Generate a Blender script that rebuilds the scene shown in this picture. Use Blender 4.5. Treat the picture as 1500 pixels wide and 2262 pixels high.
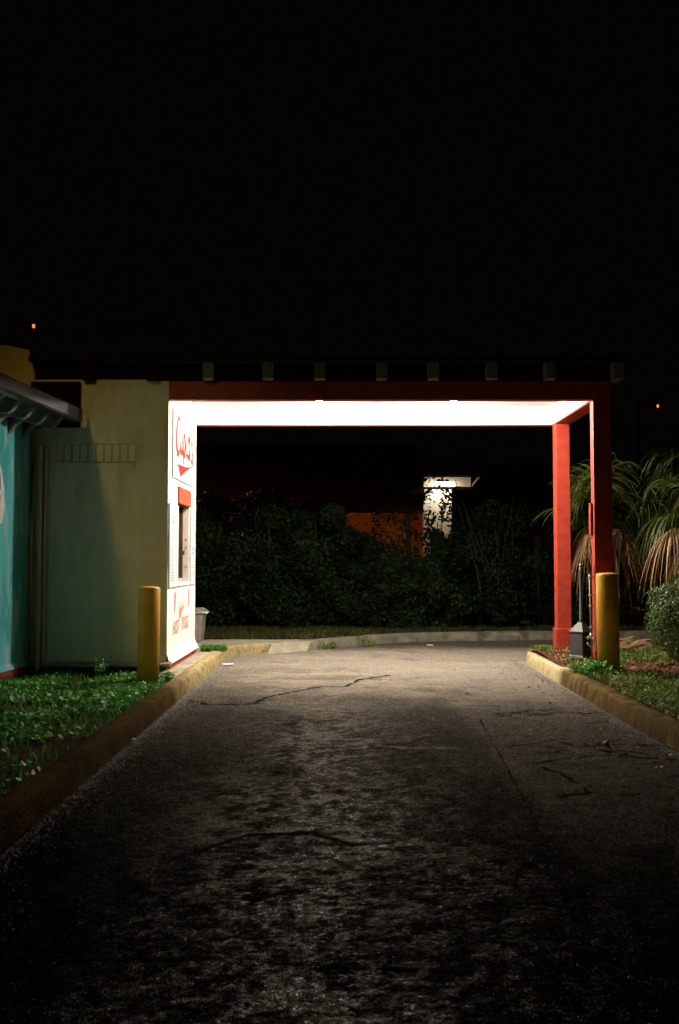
import bpy, bmesh, math, random
import numpy as np
from mathutils import Vector, Matrix
R = math.radians
random.seed(7); rng = np.random.default_rng(7)
scene = bpy.context.scene
C = scene.collection
for o in list(bpy.data.objects): bpy.data.objects.remove(o)

# ------------------------------------------------------------------ camera
EYE = 1.29
cam_d = bpy.data.cameras.new('camera'); cam = bpy.data.objects.new('camera', cam_d); C.objects.link(cam)
cam_d.sensor_fit = 'VERTICAL'; cam_d.sensor_height = 36.0; cam_d.lens = 2200.0 / 2262.0 * 36.0
cam_d.clip_start = 0.05; cam_d.clip_end = 1500
cam.location = (0, 0, EYE)
cam.rotation_euler = (R(90) + math.atan(107 / 2200.0), 0, math.atan(6 / 2200.0))
scene.camera = cam
# ------------------------------------------------------------------ world (night sky)
w = bpy.data.worlds.new('World'); scene.world = w; w.use_nodes = True
bg = w.node_tree.nodes['Background']
bg.inputs['Color'].default_value = (1.0, 0.82, 0.55, 1); bg.inputs['Strength'].default_value = 0.0013
# ------------------------------------------------------------------ one weak distant source behind the camera, high on the left (sodium glow)
sd = bpy.data.lights.new('sun', 'SUN'); sun = bpy.data.objects.new('sun', sd); C.objects.link(sun)
sd.energy = 0.010; sd.angle = R(0.8); sd.color = (1.0, 0.80, 0.42)
sun.rotation_euler = Vector((0.10, 1.0, -0.50)).to_track_quat('-Z', 'Y').to_euler()
# ------------------------------------------------------------------ exposure
vs = scene.view_settings
vs.view_transform = 'Standard'; vs.look = 'None'; vs.exposure = 0; vs.gamma = 1; vs.use_curve_mapping = False
scene.render.engine = 'CYCLES'
cy = scene.cycles
cy.use_denoising = True; cy.max_bounces = 6; cy.diffuse_bounces = 4; cy.glossy_bounces = 3
cy.transmission_bounces = 3; cy.caustics_reflective = False; cy.caustics_refractive = False
cy.sample_clamp_indirect = 6.0
LAMP_BULB = 6200.0      # emission of the two canopy bulbs
LAMP_SPOT = 260.0       # downward beam of each canopy lamp
LAMP_COL = (1.0, 0.90, 0.76)

# ================================================================== helpers
def link(o, parent=None):
    C.objects.link(o)
    if parent is not None: o.parent = parent
    return o
def tag(o, label=None, cat=None, group=None, kind=None):
    if label: o['label'] = label
    if cat: o['category'] = cat
    if group: o['group'] = group
    if kind: o['kind'] = kind
    return o
def empty(name, loc=(0, 0, 0), rz=0.0):
    o = bpy.data.objects.new(name, None); o.empty_display_size = 0.1
    o.location = loc; o.rotation_euler = (0, 0, rz)
    return link(o)
def thing(name, label, cat, loc=(0, 0, 0), rz=0.0, group=None):
    return tag(empty(name, loc, rz), label, cat, group)

def vnoise(x, y, seed=0):
    """smooth value noise on arrays, 0..1"""
    xi = np.floor(x).astype(np.int64); yi = np.floor(y).astype(np.int64)
    xf = x - xi; yf = y - yi
    def h(a, b):
        n = (a * 374761393 + b * 668265263 + seed * 974634777) & 0xffffffff
        n = ((n ^ (n >> 13)) * 1274126177) & 0xffffffff
        return ((n ^ (n >> 16)) & 0xffff) / 65535.0
    u = xf * xf * (3 - 2 * xf); v = yf * yf * (3 - 2 * yf)
    return (h(xi, yi) * (1 - u) + h(xi + 1, yi) * u) * (1 - v) + (h(xi, yi + 1) * (1 - u) + h(xi + 1, yi + 1) * u) * v
def fbm(x, y, seed=0, octv=4):
    s = np.zeros_like(x, dtype=float); a = 0.5; t = 0
    for k in range(octv):
        s += a * vnoise(x * 2 ** k + 17.3 * k, y * 2 ** k + 9.1 * k, seed + k); t += a; a *= 0.5
    return s / t
def sstep(a, b, x):
    t = np.clip((x - a) / (b - a), 0, 1); return t * t * (3 - 2 * t)

class MB:
    def __init__(s): s.v = []; s.f = []
    def add(s, vs, fs):
        n = len(s.v); s.v += [tuple(p) for p in vs]; s.f += [tuple(i + n for i in f) for f in fs]; return s
    def box(s, x0, x1, y0, y1, z0, z1, M=None):
        p = [(x, y, z) for z in (z0, z1) for y in (y0, y1) for x in (x0, x1)]
        if M is not None: p = [tuple(M @ Vector(q)) for q in p]
        return s.add(p, [(0, 2, 3, 1), (4, 5, 7, 6), (0, 1, 5, 4), (2, 6, 7, 3), (0, 4, 6, 2), (1, 3, 7, 5)])
    def prism(s, poly, a0, a1, axis='y'):
        """poly of (p,q); extruded along axis"""
        def m(p, q, a): return {'y': (p, a, q), 'x': (a, p, q), 'z': (p, q, a)}[axis]
        n = len(poly); vs = [m(p, q, a0) for p, q in poly] + [m(p, q, a1) for p, q in poly]
        fs = [tuple(range(n))[::-1], tuple(range(n, 2 * n))] + [(i, (i + 1) % n, n + (i + 1) % n, n + i) for i in range(n)]
        return s.add(vs, fs)
    def tube(s, pts, rad, n=10, cap=True):
        pts = [Vector(p) for p in pts]
        if not hasattr(rad, '__len__'): rad = [rad] * len(pts)
        base = len(s.v); up = None
        for i, p in enumerate(pts):
            t = (pts[min(i + 1, len(pts) - 1)] - pts[max(i - 1, 0)]).normalized()
            if up is None: up = Vector((1, 0, 0)) if abs(t.x) < 0.9 else Vector((0, 1, 0))
            a = t.cross(up).normalized(); b = t.cross(a).normalized()
            for k in range(n):
                q = p + (a * math.cos(k * 2 * math.pi / n) + b * math.sin(k * 2 * math.pi / n)) * rad[i]
                s.v.append(tuple(q))
        for i in range(len(pts) - 1):
            for k in range(n):
                k2 = (k + 1) % n
                s.f.append((base + i * n + k, base + i * n + k2, base + (i + 1) * n + k2, base + (i + 1) * n + k))
        if cap:
            s.f.append(tuple(base + k for k in range(n))[::-1])
            s.f.append(tuple(base + (len(pts) - 1) * n + k for k in range(n)))
        return s
    def lathe(s, prof, cx=0, cy=0, n=20):
        base = len(s.v)
        for r, z in prof:
            for k in range(n): s.v.append((cx + r * math.cos(k * 2 * math.pi / n), cy + r * math.sin(k * 2 * math.pi / n), z))
        for i in range(len(prof) - 1):
            for k in range(n):
                k2 = (k + 1) % n
                s.f.append((base + i * n + k, base + i * n + k2, base + (i + 1) * n + k2, base + (i + 1) * n + k))
        s.f.append(tuple(base + k for k in range(n))[::-1])
        s.f.append(tuple(base + (len(prof) - 1) * n + k for k in range(n)))
        return s
    def mesh(s, name, mat=None, smooth=False):
        me = bpy.data.meshes.new(name); me.from_pydata(s.v, [], s.f)
        if mat: me.materials.append(mat)
        bm = bmesh.new(); bm.from_mesh(me); bmesh.ops.recalc_face_normals(bm, faces=bm.faces[:]); bm.to_mesh(me); bm.free()
        if smooth: me.polygons.foreach_set('use_smooth', [True] * len(me.polygons))
        me.update(); return me
    def build(s, name, mat=None, parent=None, bevel=0.0, smooth=False, seg=2):
        o = bpy.data.objects.new(name, s.mesh(name, mat, smooth)); link(o, parent)
        if bevel > 0:
            b = o.modifiers.new('bevel', 'BEVEL'); b.width = bevel; b.segments = seg; b.limit_method = 'ANGLE'; b.angle_limit = R(35)
        return o

def np_mesh(name, V, F, mat, attrs=None, smooth=False):
    """V (n,3); F (m,k) equal-size faces; attrs name->per vertex float"""
    me = bpy.data.meshes.new(name)
    n, (m, k) = len(V), F.shape
    me.vertices.add(n); me.vertices.foreach_set('co', np.ascontiguousarray(V, dtype=np.float32).ravel())
    me.loops.add(m * k); me.loops.foreach_set('vertex_index', np.ascontiguousarray(F, dtype=np.int32).ravel())
    me.polygons.add(m)
    me.polygons.foreach_set('loop_start', np.arange(0, m * k, k, dtype=np.int32))
    me.polygons.foreach_set('loop_total', np.full(m, k, dtype=np.int32))
    if smooth: me.polygons.foreach_set('use_smooth', np.ones(m, dtype=bool))
    for a, d in (attrs or {}).items():
        at = me.attributes.new(a, 'FLOAT', 'POINT'); at.data.foreach_set('value', np.ascontiguousarray(d, dtype=np.float32))
    me.materials.append(mat); me.update(calc_edges=True); me.validate()
    return me
def grid_mesh(name, xs, ys, zfun, mat, attr_fun=None, keep=None, smooth=True):
    X, Y = np.meshgrid(xs, ys); Z = zfun(X, Y)
    V = np.stack([X, Y, Z], -1).reshape(-1, 3)
    nx, ny = len(xs), len(ys)
    i = (np.arange(ny - 1)[:, None] * nx + np.arange(nx - 1)[None, :]).ravel()
    F = np.stack([i, i + 1, i + nx + 1, i + nx], -1)
    if keep is not None:
        c = V[F].mean(1); F = F[keep(c[:, 0], c[:, 1])]
    at = {k: v.ravel() for k, v in attr_fun(X, Y).items()} if attr_fun else None
    return np_mesh(name, V, F, mat, at, smooth)

# ---------------------------------------------------------------- materials
def mat(name, col, rough=0.7, col2=None, scale=6.0, detail=6.0, lo=0.35, hi=0.65, bump=0.0, bscale=60.0, bdist=0.01,
        metal=0.0, spec=0.5, stretch=None, third=None, tscale=2.0, tlo=0.55, thi=0.7, paint=None):
    m = bpy.data.materials.new(name); m.use_nodes = True; nt = m.node_tree; N = nt.nodes; L = nt.links
    b = N['Principled BSDF']
    b.inputs['Roughness'].default_value = rough; b.inputs['Metallic'].default_value = metal
    b.inputs['Specular IOR Level'].default_value = spec
    tc = N.new('ShaderNodeTexCoord'); mp = N.new('ShaderNodeMapping'); L.new(tc.outputs['Object'], mp.inputs['Vector'])
    if stretch: mp.inputs['Scale'].default_value = stretch
    def noise(sc, dt=6.0):
        n = N.new('ShaderNodeTexNoise'); n.inputs['Scale'].default_value = sc; n.inputs['Detail'].default_value = dt
        L.new(mp.outputs['Vector'], n.inputs['Vector']); return n
    def ramp(src, a, z):
        r = N.new('ShaderNodeMapRange'); r.inputs['From Min'].default_value = a; r.inputs['From Max'].default_value = z
        r.interpolation_type = 'SMOOTHSTEP'; L.new(src, r.inputs['Value']); return r.outputs['Result']
    def mix(f, a, z):
        x = N.new('ShaderNodeMix'); x.data_type = 'RGBA'; L.new(f, x.inputs['Factor'])
        for s, v in ((x.inputs['A'], a), (x.inputs['B'], z)):
            if isinstance(v, tuple): s.default_value = (*v, 1)
            else: L.new(v, s)
        return x.outputs['Result']
    cur = col
    if col2:
        cur = mix(ramp(noise(scale, detail).outputs['Fac'], lo, hi), col, col2)
    if third:
        cur = mix(ramp(noise(tscale, 8.0).outputs['Fac'], tlo, thi), cur, third)
    if paint:                                                  # coat of paint where the mesh attribute 'coat' says so
        ca = N.new('ShaderNodeAttribute'); ca.attribute_name = 'coat'
        cur = mix(ca.outputs['Fac'], cur, mix(ramp(noise(14.0, 8.0).outputs['Fac'], 0.42, 0.66), paint[0], paint[1]))
    if isinstance(cur, tuple): b.inputs['Base Color'].default_value = (*cur, 1)
    else: L.new(cur, b.inputs['Base Color'])
    if bump > 0:
        bp = N.new('ShaderNodeBump'); bp.inputs['Strength'].default_value = bump; bp.inputs['Distance'].default_value = bdist
        L.new(noise(bscale, 5.0).outputs['Fac'], bp.inputs['Height']); L.new(bp.outputs['Normal'], b.inputs['Normal'])
    return m
def leaf_mat(name, a, b_, rough=0.4, spec=0.5, trans=0.25):
    """two-tone foliage, tone from the per-leaf attribute 'tint'"""
    m = bpy.data.materials.new(name); m.use_nodes = True; nt = m.node_tree; N = nt.nodes; L = nt.links
    b = N['Principled BSDF']; out = N['Material Output']
    at = N.new('ShaderNodeAttribute'); at.attribute_name = 'tint'
    x = N.new('ShaderNodeMix'); x.data_type = 'RGBA'; x.inputs['A'].default_value = (*a, 1); x.inputs['B'].default_value = (*b_, 1)
    L.new(at.outputs['Fac'], x.inputs['Factor']); L.new(x.outputs['Result'], b.inputs['Base Color'])
    b.inputs['Roughness'].default_value = rough; b.inputs['Specular IOR Level'].default_value = spec
    t = N.new('ShaderNodeBsdfTranslucent'); L.new(x.outputs['Result'], t.inputs['Color'])
    ms = N.new('ShaderNodeMixShader'); ms.inputs['Fac'].default_value = trans
    L.new(b.outputs['BSDF'], ms.inputs[1]); L.new(t.outputs['BSDF'], ms.inputs[2]); L.new(ms.outputs['Shader'], out.inputs['Surface'])
    return m
def emit(name, col, strength):
    m = bpy.data.materials.new(name); m.use_nodes = True; N = m.node_tree.nodes; L = m.node_tree.links
    N.remove(N['Principled BSDF']); e = N.new('ShaderNodeEmission')
    e.inputs['Color'].default_value = (*col, 1); e.inputs['Strength'].default_value = strength
    L.new(e.outputs['Emission'], N['Material Output'].inputs['Surface']); return m

M = {}
M['cream'] = mat('cream_stucco', (0.62, 0.55, 0.39), 0.85, (0.56, 0.49, 0.345), 9.0, bump=0.55, bscale=55, bdist=0.012, third=(0.42, 0.365, 0.265), tscale=3.0, tlo=0.52, thi=0.72, stretch=(1.0, 1.0, 0.35), spec=0.0)
M['white'] = mat('white_stucco', (0.80, 0.78, 0.73), 0.8, (0.70, 0.68, 0.62), 7.0, bump=0.5, bscale=70, bdist=0.01, third=(0.55, 0.52, 0.46), tscale=4.0, tlo=0.68, thi=0.8, spec=0.0)
M['white_paint'] = mat('white_paint', (0.80, 0.78, 0.74), 0.55, (0.72, 0.70, 0.65), 5.0, bump=0.15, bscale=40)
M['red'] = mat('red_paint', (0.36, 0.034, 0.013), 0.55, (0.27, 0.024, 0.010), 11.0, bump=0.5, bscale=90, bdist=0.006, third=(0.40, 0.20, 0.14), tscale=24.0, tlo=0.70, thi=0.76)
M['red_brick'] = mat('red_brick', (0.36, 0.075, 0.04), 0.8, (0.24, 0.05, 0.03), 14.0, bump=0.8, bscale=80, bdist=0.012, spec=0.0)
M['mortar'] = mat('mortar', (0.48, 0.43, 0.31), 0.9, (0.38, 0.34, 0.25), 20.0, bump=0.5, bscale=120, spec=0.0)
M['teal'] = mat('teal_mural', (0.070, 0.36, 0.38), 0.8, (0.13, 0.50, 0.52), 3.2, lo=0.42, hi=0.6, bump=0.55, bscale=60, bdist=0.012, third=(0.34, 0.52, 0.60), tscale=7.0, tlo=0.50, thi=0.68, stretch=(1.0, 1.0, 0.30), spec=0.0)
M['mural_white'] = mat('mural_white', (0.72, 0.74, 0.76), 0.6, (0.62, 0.64, 0.68), 9.0)
M['mural_blue'] = mat('mural_blue', (0.03, 0.06, 0.22), 0.6, (0.02, 0.04, 0.16), 9.0)
M['sign_red'] = mat('sign_red', (0.52, 0.010, 0.004), 0.5, (0.46, 0.009, 0.004), 12.0)
M['pale_red'] = mat('faded_red', (0.62, 0.17, 0.12), 0.7, (0.70, 0.42, 0.36), 26.0, lo=0.4, hi=0.7)
M['sign_white'] = mat('sign_white', (0.78, 0.78, 0.78), 0.45, (0.74, 0.75, 0.76), 8.0)
M['menu_grey'] = mat('menu_grey', (0.66, 0.68, 0.69), 0.4, (0.60, 0.62, 0.64), 8.0)
M['print_grey'] = mat('print_grey', (0.30, 0.31, 0.34), 0.6, (0.42, 0.42, 0.45), 30.0)
M['seam'] = mat('sign_seam', (0.46, 0.47, 0.46), 0.6, (0.38, 0.39, 0.38), 30.0)
M['yellow'] = mat('yellow_paint', (0.60, 0.31, 0.018), 0.5, (0.48, 0.25, 0.016), 5.0, bump=0.35, bscale=70, bdist=0.006, third=(0.24, 0.15, 0.03), tscale=5.0, tlo=0.64, thi=0.74)
M['kerb_l'] = mat('kerb_worn_yellow', (0.062, 0.036, 0.013), 0.85, (0.036, 0.025, 0.013), 5.0, bump=0.8, bscale=45, bdist=0.02, third=(0.030, 0.020, 0.011), tscale=3.4, tlo=0.46, thi=0.66, spec=0.0, paint=((0.33, 0.26, 0.13), (0.20, 0.155, 0.085)))
M['kerb_r'] = mat('kerb_pale_yellow', (0.155, 0.102, 0.036), 0.85, (0.085, 0.064, 0.032), 5.0, bump=0.8, bscale=45, bdist=0.02, third=(0.030, 0.021, 0.010), tscale=7.0, tlo=0.32, thi=0.86, stretch=(1.0, 1.0, 0.5), spec=0.0, paint=((0.42, 0.35, 0.20), (0.29, 0.23, 0.12)))
M['kerb_b'] = mat('kerb_grey', (0.20, 0.18, 0.14), 0.9, (0.13, 0.12, 0.09), 6.0, bump=0.8, bscale=40, bdist=0.02, third=(0.07, 0.06, 0.05), tscale=3.0, spec=0.0)
M['concrete'] = mat('concrete', (0.34, 0.30, 0.23), 0.9, (0.25, 0.22, 0.17), 6.0, bump=0.6, bscale=60, bdist=0.012, third=(0.17, 0.15, 0.11), tscale=2.5, spec=0.0)
M['soil'] = mat('soil', (0.050, 0.033, 0.020), 0.95, (0.028, 0.020, 0.013), 9.0, bump=1.0, bscale=50, bdist=0.03, spec=0.0)
M['mulch_bed'] = mat('mulch_bed', (0.10, 0.045, 0.028), 0.95, (0.06, 0.03, 0.02), 14.0, bump=1.0, bscale=60, bdist=0.03, spec=0.0)
M['ground'] = mat('far_ground', (0.035, 0.035, 0.025), 0.95, (0.025, 0.025, 0.02), 0.5, spec=0.0)
M['dark_wood'] = mat('dark_wood', (0.012, 0.010, 0.008), 0.8, (0.018, 0.015, 0.011), 8.0, bump=0.3, stretch=(8, 1, 8), spec=0.0)
M['rafter'] = mat('rafter_paint', (0.20, 0.18, 0.13), 0.7, (0.13, 0.115, 0.085), 14.0, bump=0.4, bscale=60, spec=0.0)
M['red_shaded'] = mat('shaded_red', (0.022, 0.007, 0.005), 0.6, (0.016, 0.006, 0.005), 8.0, spec=0.0)  # dark red with shade put into the colour, for panel and left rafters
M['roof'] = mat('roof_felt', (0.014, 0.013, 0.012), 0.9, (0.022, 0.02, 0.018), 12.0, bump=0.6, bscale=80, spec=0.0)
M['gutter'] = mat('gutter_metal', (0.040, 0.040, 0.050), 0.30, (0.028, 0.028, 0.036), 12.0, metal=0.6)
M['bracket'] = mat('bracket_wood', (0.15, 0.14, 0.11), 0.6, (0.10, 0.09, 0.075), 10.0, bump=0.3)
M['black'] = mat('black_plastic', (0.022, 0.022, 0.024), 0.42, (0.032, 0.032, 0.034), 30.0, bump=0.25, bscale=200, bdist=0.003)
M['metal'] = mat('grey_metal', (0.20, 0.20, 0.20), 0.4, (0.14, 0.14, 0.14), 20.0, metal=0.7)
M['pale_metal'] = mat('pale_metal', (0.62, 0.60, 0.56), 0.35, (0.50, 0.48, 0.44), 20.0, metal=0.6)
M['grey_plastic'] = mat('grey_plastic', (0.24, 0.22, 0.19), 0.55, (0.19, 0.175, 0.15), 8.0, bump=0.2)
M['stain_brown'] = mat('rust_brown', (0.12, 0.045, 0.02), 0.7, (0.07, 0.03, 0.018), 18.0)
M['glass'] = mat('window_glass', (0.02, 0.018, 0.015), 0.08, (0.04, 0.03, 0.022), 3.0)
M['orange_wall'] = mat('orange_stucco', (0.42, 0.17, 0.075), 0.85, (0.36, 0.14, 0.06), 3.0, bump=0.4, spec=0.0)
M['tile_roof'] = mat('brown_roof', (0.012, 0.007, 0.006), 0.9, (0.009, 0.006, 0.005), 6.0, bump=0.5, spec=0.0)
M['tan_wall'] = mat('tan_stucco', (0.62, 0.42, 0.20), 0.85, (0.54, 0.36, 0.17), 4.0, bump=0.4, bscale=55, spec=0.0)
M['bark'] = mat('bark', (0.022, 0.017, 0.012), 0.9, (0.013, 0.010, 0.008), 12.0, bump=1.0, bscale=40, bdist=0.02, spec=0.0)
M['palm_bark'] = mat('palm_bark', (0.045, 0.032, 0.02), 0.9, (0.025, 0.018, 0.012), 14.0, bump=1.0, bscale=30, bdist=0.03, spec=0.0)
M['grass'] = leaf_mat('grass_leaf', (0.025, 0.105, 0.012), (0.090, 0.250, 0.030), 0.55, 0.25, 0.35)
M['grass_r'] = leaf_mat('grass_leaf_warm', (0.040, 0.100, 0.014), (0.150, 0.210, 0.030), 0.55, 0.25, 0.3)
M['verge'] = leaf_mat('verge_blade', (0.016, 0.028, 0.006), (0.060, 0.060, 0.014), 0.6, 0.2, 0.2)
M['hedge'] = leaf_mat('hedge_leaf', (0.004, 0.008, 0.003), (0.010, 0.022, 0.005), 0.6, 0.05, 0.10)
M['shrub'] = leaf_mat('shrub_leaf', (0.022, 0.055, 0.012), (0.105, 0.170, 0.035), 0.42, 0.45, 0.25)
M['palm'] = leaf_mat('palm_leaf', (0.010, 0.025, 0.005), (0.105, 0.125, 0.018), 0.45, 0.3, 0.2)
M['palm_dead'] = leaf_mat('palm_leaf_dry', (0.13, 0.065, 0.025), (0.40, 0.26, 0.13), 0.6, 0.3, 0.2)
M['dry_leaf'] = leaf_mat('dry_leaf', (0.16, 0.055, 0.03), (0.34, 0.16, 0.08), 0.7, 0.3, 0.15)
M['mulch'] = leaf_mat('mulch_chip', (0.16, 0.05, 0.03), (0.36, 0.17, 0.10), 0.8, 0.3, 0.0)
M['gravel'] = leaf_mat('gravel_chip', (0.10, 0.09, 0.08), (0.30, 0.28, 0.25), 0.7, 0.4, 0.0)
M['paper'] = mat('paper', (0.78, 0.78, 0.76), 0.6, (0.70, 0.70, 0.68), 20.0)
M['crack'] = mat('crack_tar', (0.010, 0.009, 0.008), 0.9, (0.018, 0.016, 0.014), 30.0, spec=0.0)

# asphalt: colour from per-vertex stain and painted-light fields plus fine aggregate
def asphalt():
    m = bpy.data.materials.new('asphalt'); m.use_nodes = True; nt = m.node_tree; N = nt.nodes; L = nt.links
    b = N['Principled BSDF']
    tc = N.new('ShaderNodeTexCoord')
    def noise(sc, dt):
        n = N.new('ShaderNodeTexNoise'); n.inputs['Scale'].default_value = sc; n.inputs['Detail'].default_value = dt
        L.new(tc.outputs['Object'], n.inputs['Vector']); return n
    def attr(a):
        t = N.new('ShaderNodeAttribute'); t.attribute_name = a; return t.outputs['Fac']
    def mixc(f, a, z):
        x = N.new('ShaderNodeMix'); x.data_type = 'RGBA'
        if isinstance(f, float): x.inputs['Factor'].default_value = f
        else: L.new(f, x.inputs['Factor'])
        for s, v in ((x.inputs['A'], a), (x.inputs['B'], z)):
            if isinstance(v, tuple): s.default_value = (*v, 1)
            else: L.new(v, s)
        return x.outputs['Result']
    def rng_(src, a, z, c=0.0, d=1.0):
        r = N.new('ShaderNodeMapRange'); r.inputs['From Min'].default_value = a; r.inputs['From Max'].default_value = z
        r.inputs['To Min'].default_value = c; r.inputs['To Max'].default_value = d
        L.new(src, r.inputs['Value']); return r.outputs['Result']
    base = mixc(attr('worn_falloff'), (0.0095, 0.0080, 0.0060), (0.185, 0.162, 0.135))
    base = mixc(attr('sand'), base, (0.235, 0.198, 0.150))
    base = mixc(attr('oil'), base, (0.010, 0.009, 0.008))
    sp = N.new('ShaderNodeTexVoronoi'); sp.inputs['Scale'].default_value = 110; L.new(tc.outputs['Object'], sp.inputs['Vector'])
    base2 = N.new('ShaderNodeMix'); base2.data_type = 'RGBA'; base2.blend_type = 'MULTIPLY'; L.new(rng_(attr('worn_falloff'), 0.1, 0.8, 0.85, 0.35), base2.inputs['Factor'])
    L.new(base, base2.inputs['A'])
    g = N.new('ShaderNodeCombineColor')
    sep = N.new('ShaderNodeSeparateColor'); L.new(sp.outputs['Color'], sep.inputs['Color'])
    pw = N.new('ShaderNodeMath'); pw.operation = 'POWER'; L.new(sep.outputs['Red'], pw.inputs[0]); pw.inputs[1].default_value = 4.0
    val = rng_(pw.outputs[0], 0, 1, 0.40, 3.4)
    for k in ('Red', 'Green', 'Blue'): L.new(val, g.inputs[k])
    L.new(g.outputs['Color'], base2.inputs['B'])
    df_ = N.new('ShaderNodeBsdfDiffuse'); df_.inputs['Roughness'].default_value = 0.6; L.new(base2.outputs['Result'], df_.inputs['Color'])
    gl = N.new('ShaderNodeBsdfGlossy'); gl.inputs['Roughness'].default_value = 0.30; gl.inputs['Color'].default_value = (0.9, 0.85, 0.78, 1)
    mx = N.new('ShaderNodeMixShader'); L.new(df_.outputs[0], mx.inputs[1]); L.new(gl.outputs[0], mx.inputs[2]); L.new(mx.outputs[0], N['Material Output'].inputs['Surface'])
    gm = N.new('ShaderNodeMath'); gm.operation = 'MULTIPLY'; L.new(attr('damp_streak'), gm.inputs[0]); L.new(rng_(noise(34, 4).outputs['Fac'], 0.40, 0.62, 0.10, 1.0), gm.inputs[1]); fm = N.new('ShaderNodeMath'); fm.operation = 'MULTIPLY'; L.new(gm.outputs[0], fm.inputs[0]); fm.inputs[1].default_value = 0.062
    p6 = N.new('ShaderNodeMath'); p6.operation = 'POWER'; L.new(sep.outputs['Green'], p6.inputs[0]); p6.inputs[1].default_value = 5.0
    sk = N.new('ShaderNodeMath'); sk.operation = 'MULTIPLY'; L.new(fm.outputs[0], sk.inputs[0]); L.new(rng_(p6.outputs[0], 0, 1, 0.45, 4.0), sk.inputs[1]); L.new(sk.outputs[0], mx.inputs['Fac']); N.remove(b)
    bp = N.new('ShaderNodeBump'); bp.inputs['Strength'].default_value = 0.8; bp.inputs['Distance'].default_value = 0.006
    ad = N.new('ShaderNodeMath'); ad.operation = 'ADD'
    L.new(noise(120, 3).outputs['Fac'], ad.inputs[0]); L.new(rng_(sp.outputs['Distance'], 0, 0.6, 0.6, 0), ad.inputs[1])
    L.new(ad.outputs[0], bp.inputs['Height']); L.new(bp.outputs['Normal'], df_.inputs['Normal']); L.new(bp.outputs['Normal'], gl.inputs['Normal'])
    return m
M['asphalt'] = asphalt()

# ================================================================== SETTING
g = MB().add([(-150, -150, -0.06), (150, -150, -0.06), (150, 150, -0.06), (-150, 150, -0.06)], [(0, 1, 2, 3)]).build('ground', M['ground'])
g['kind'] = 'structure'

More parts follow.
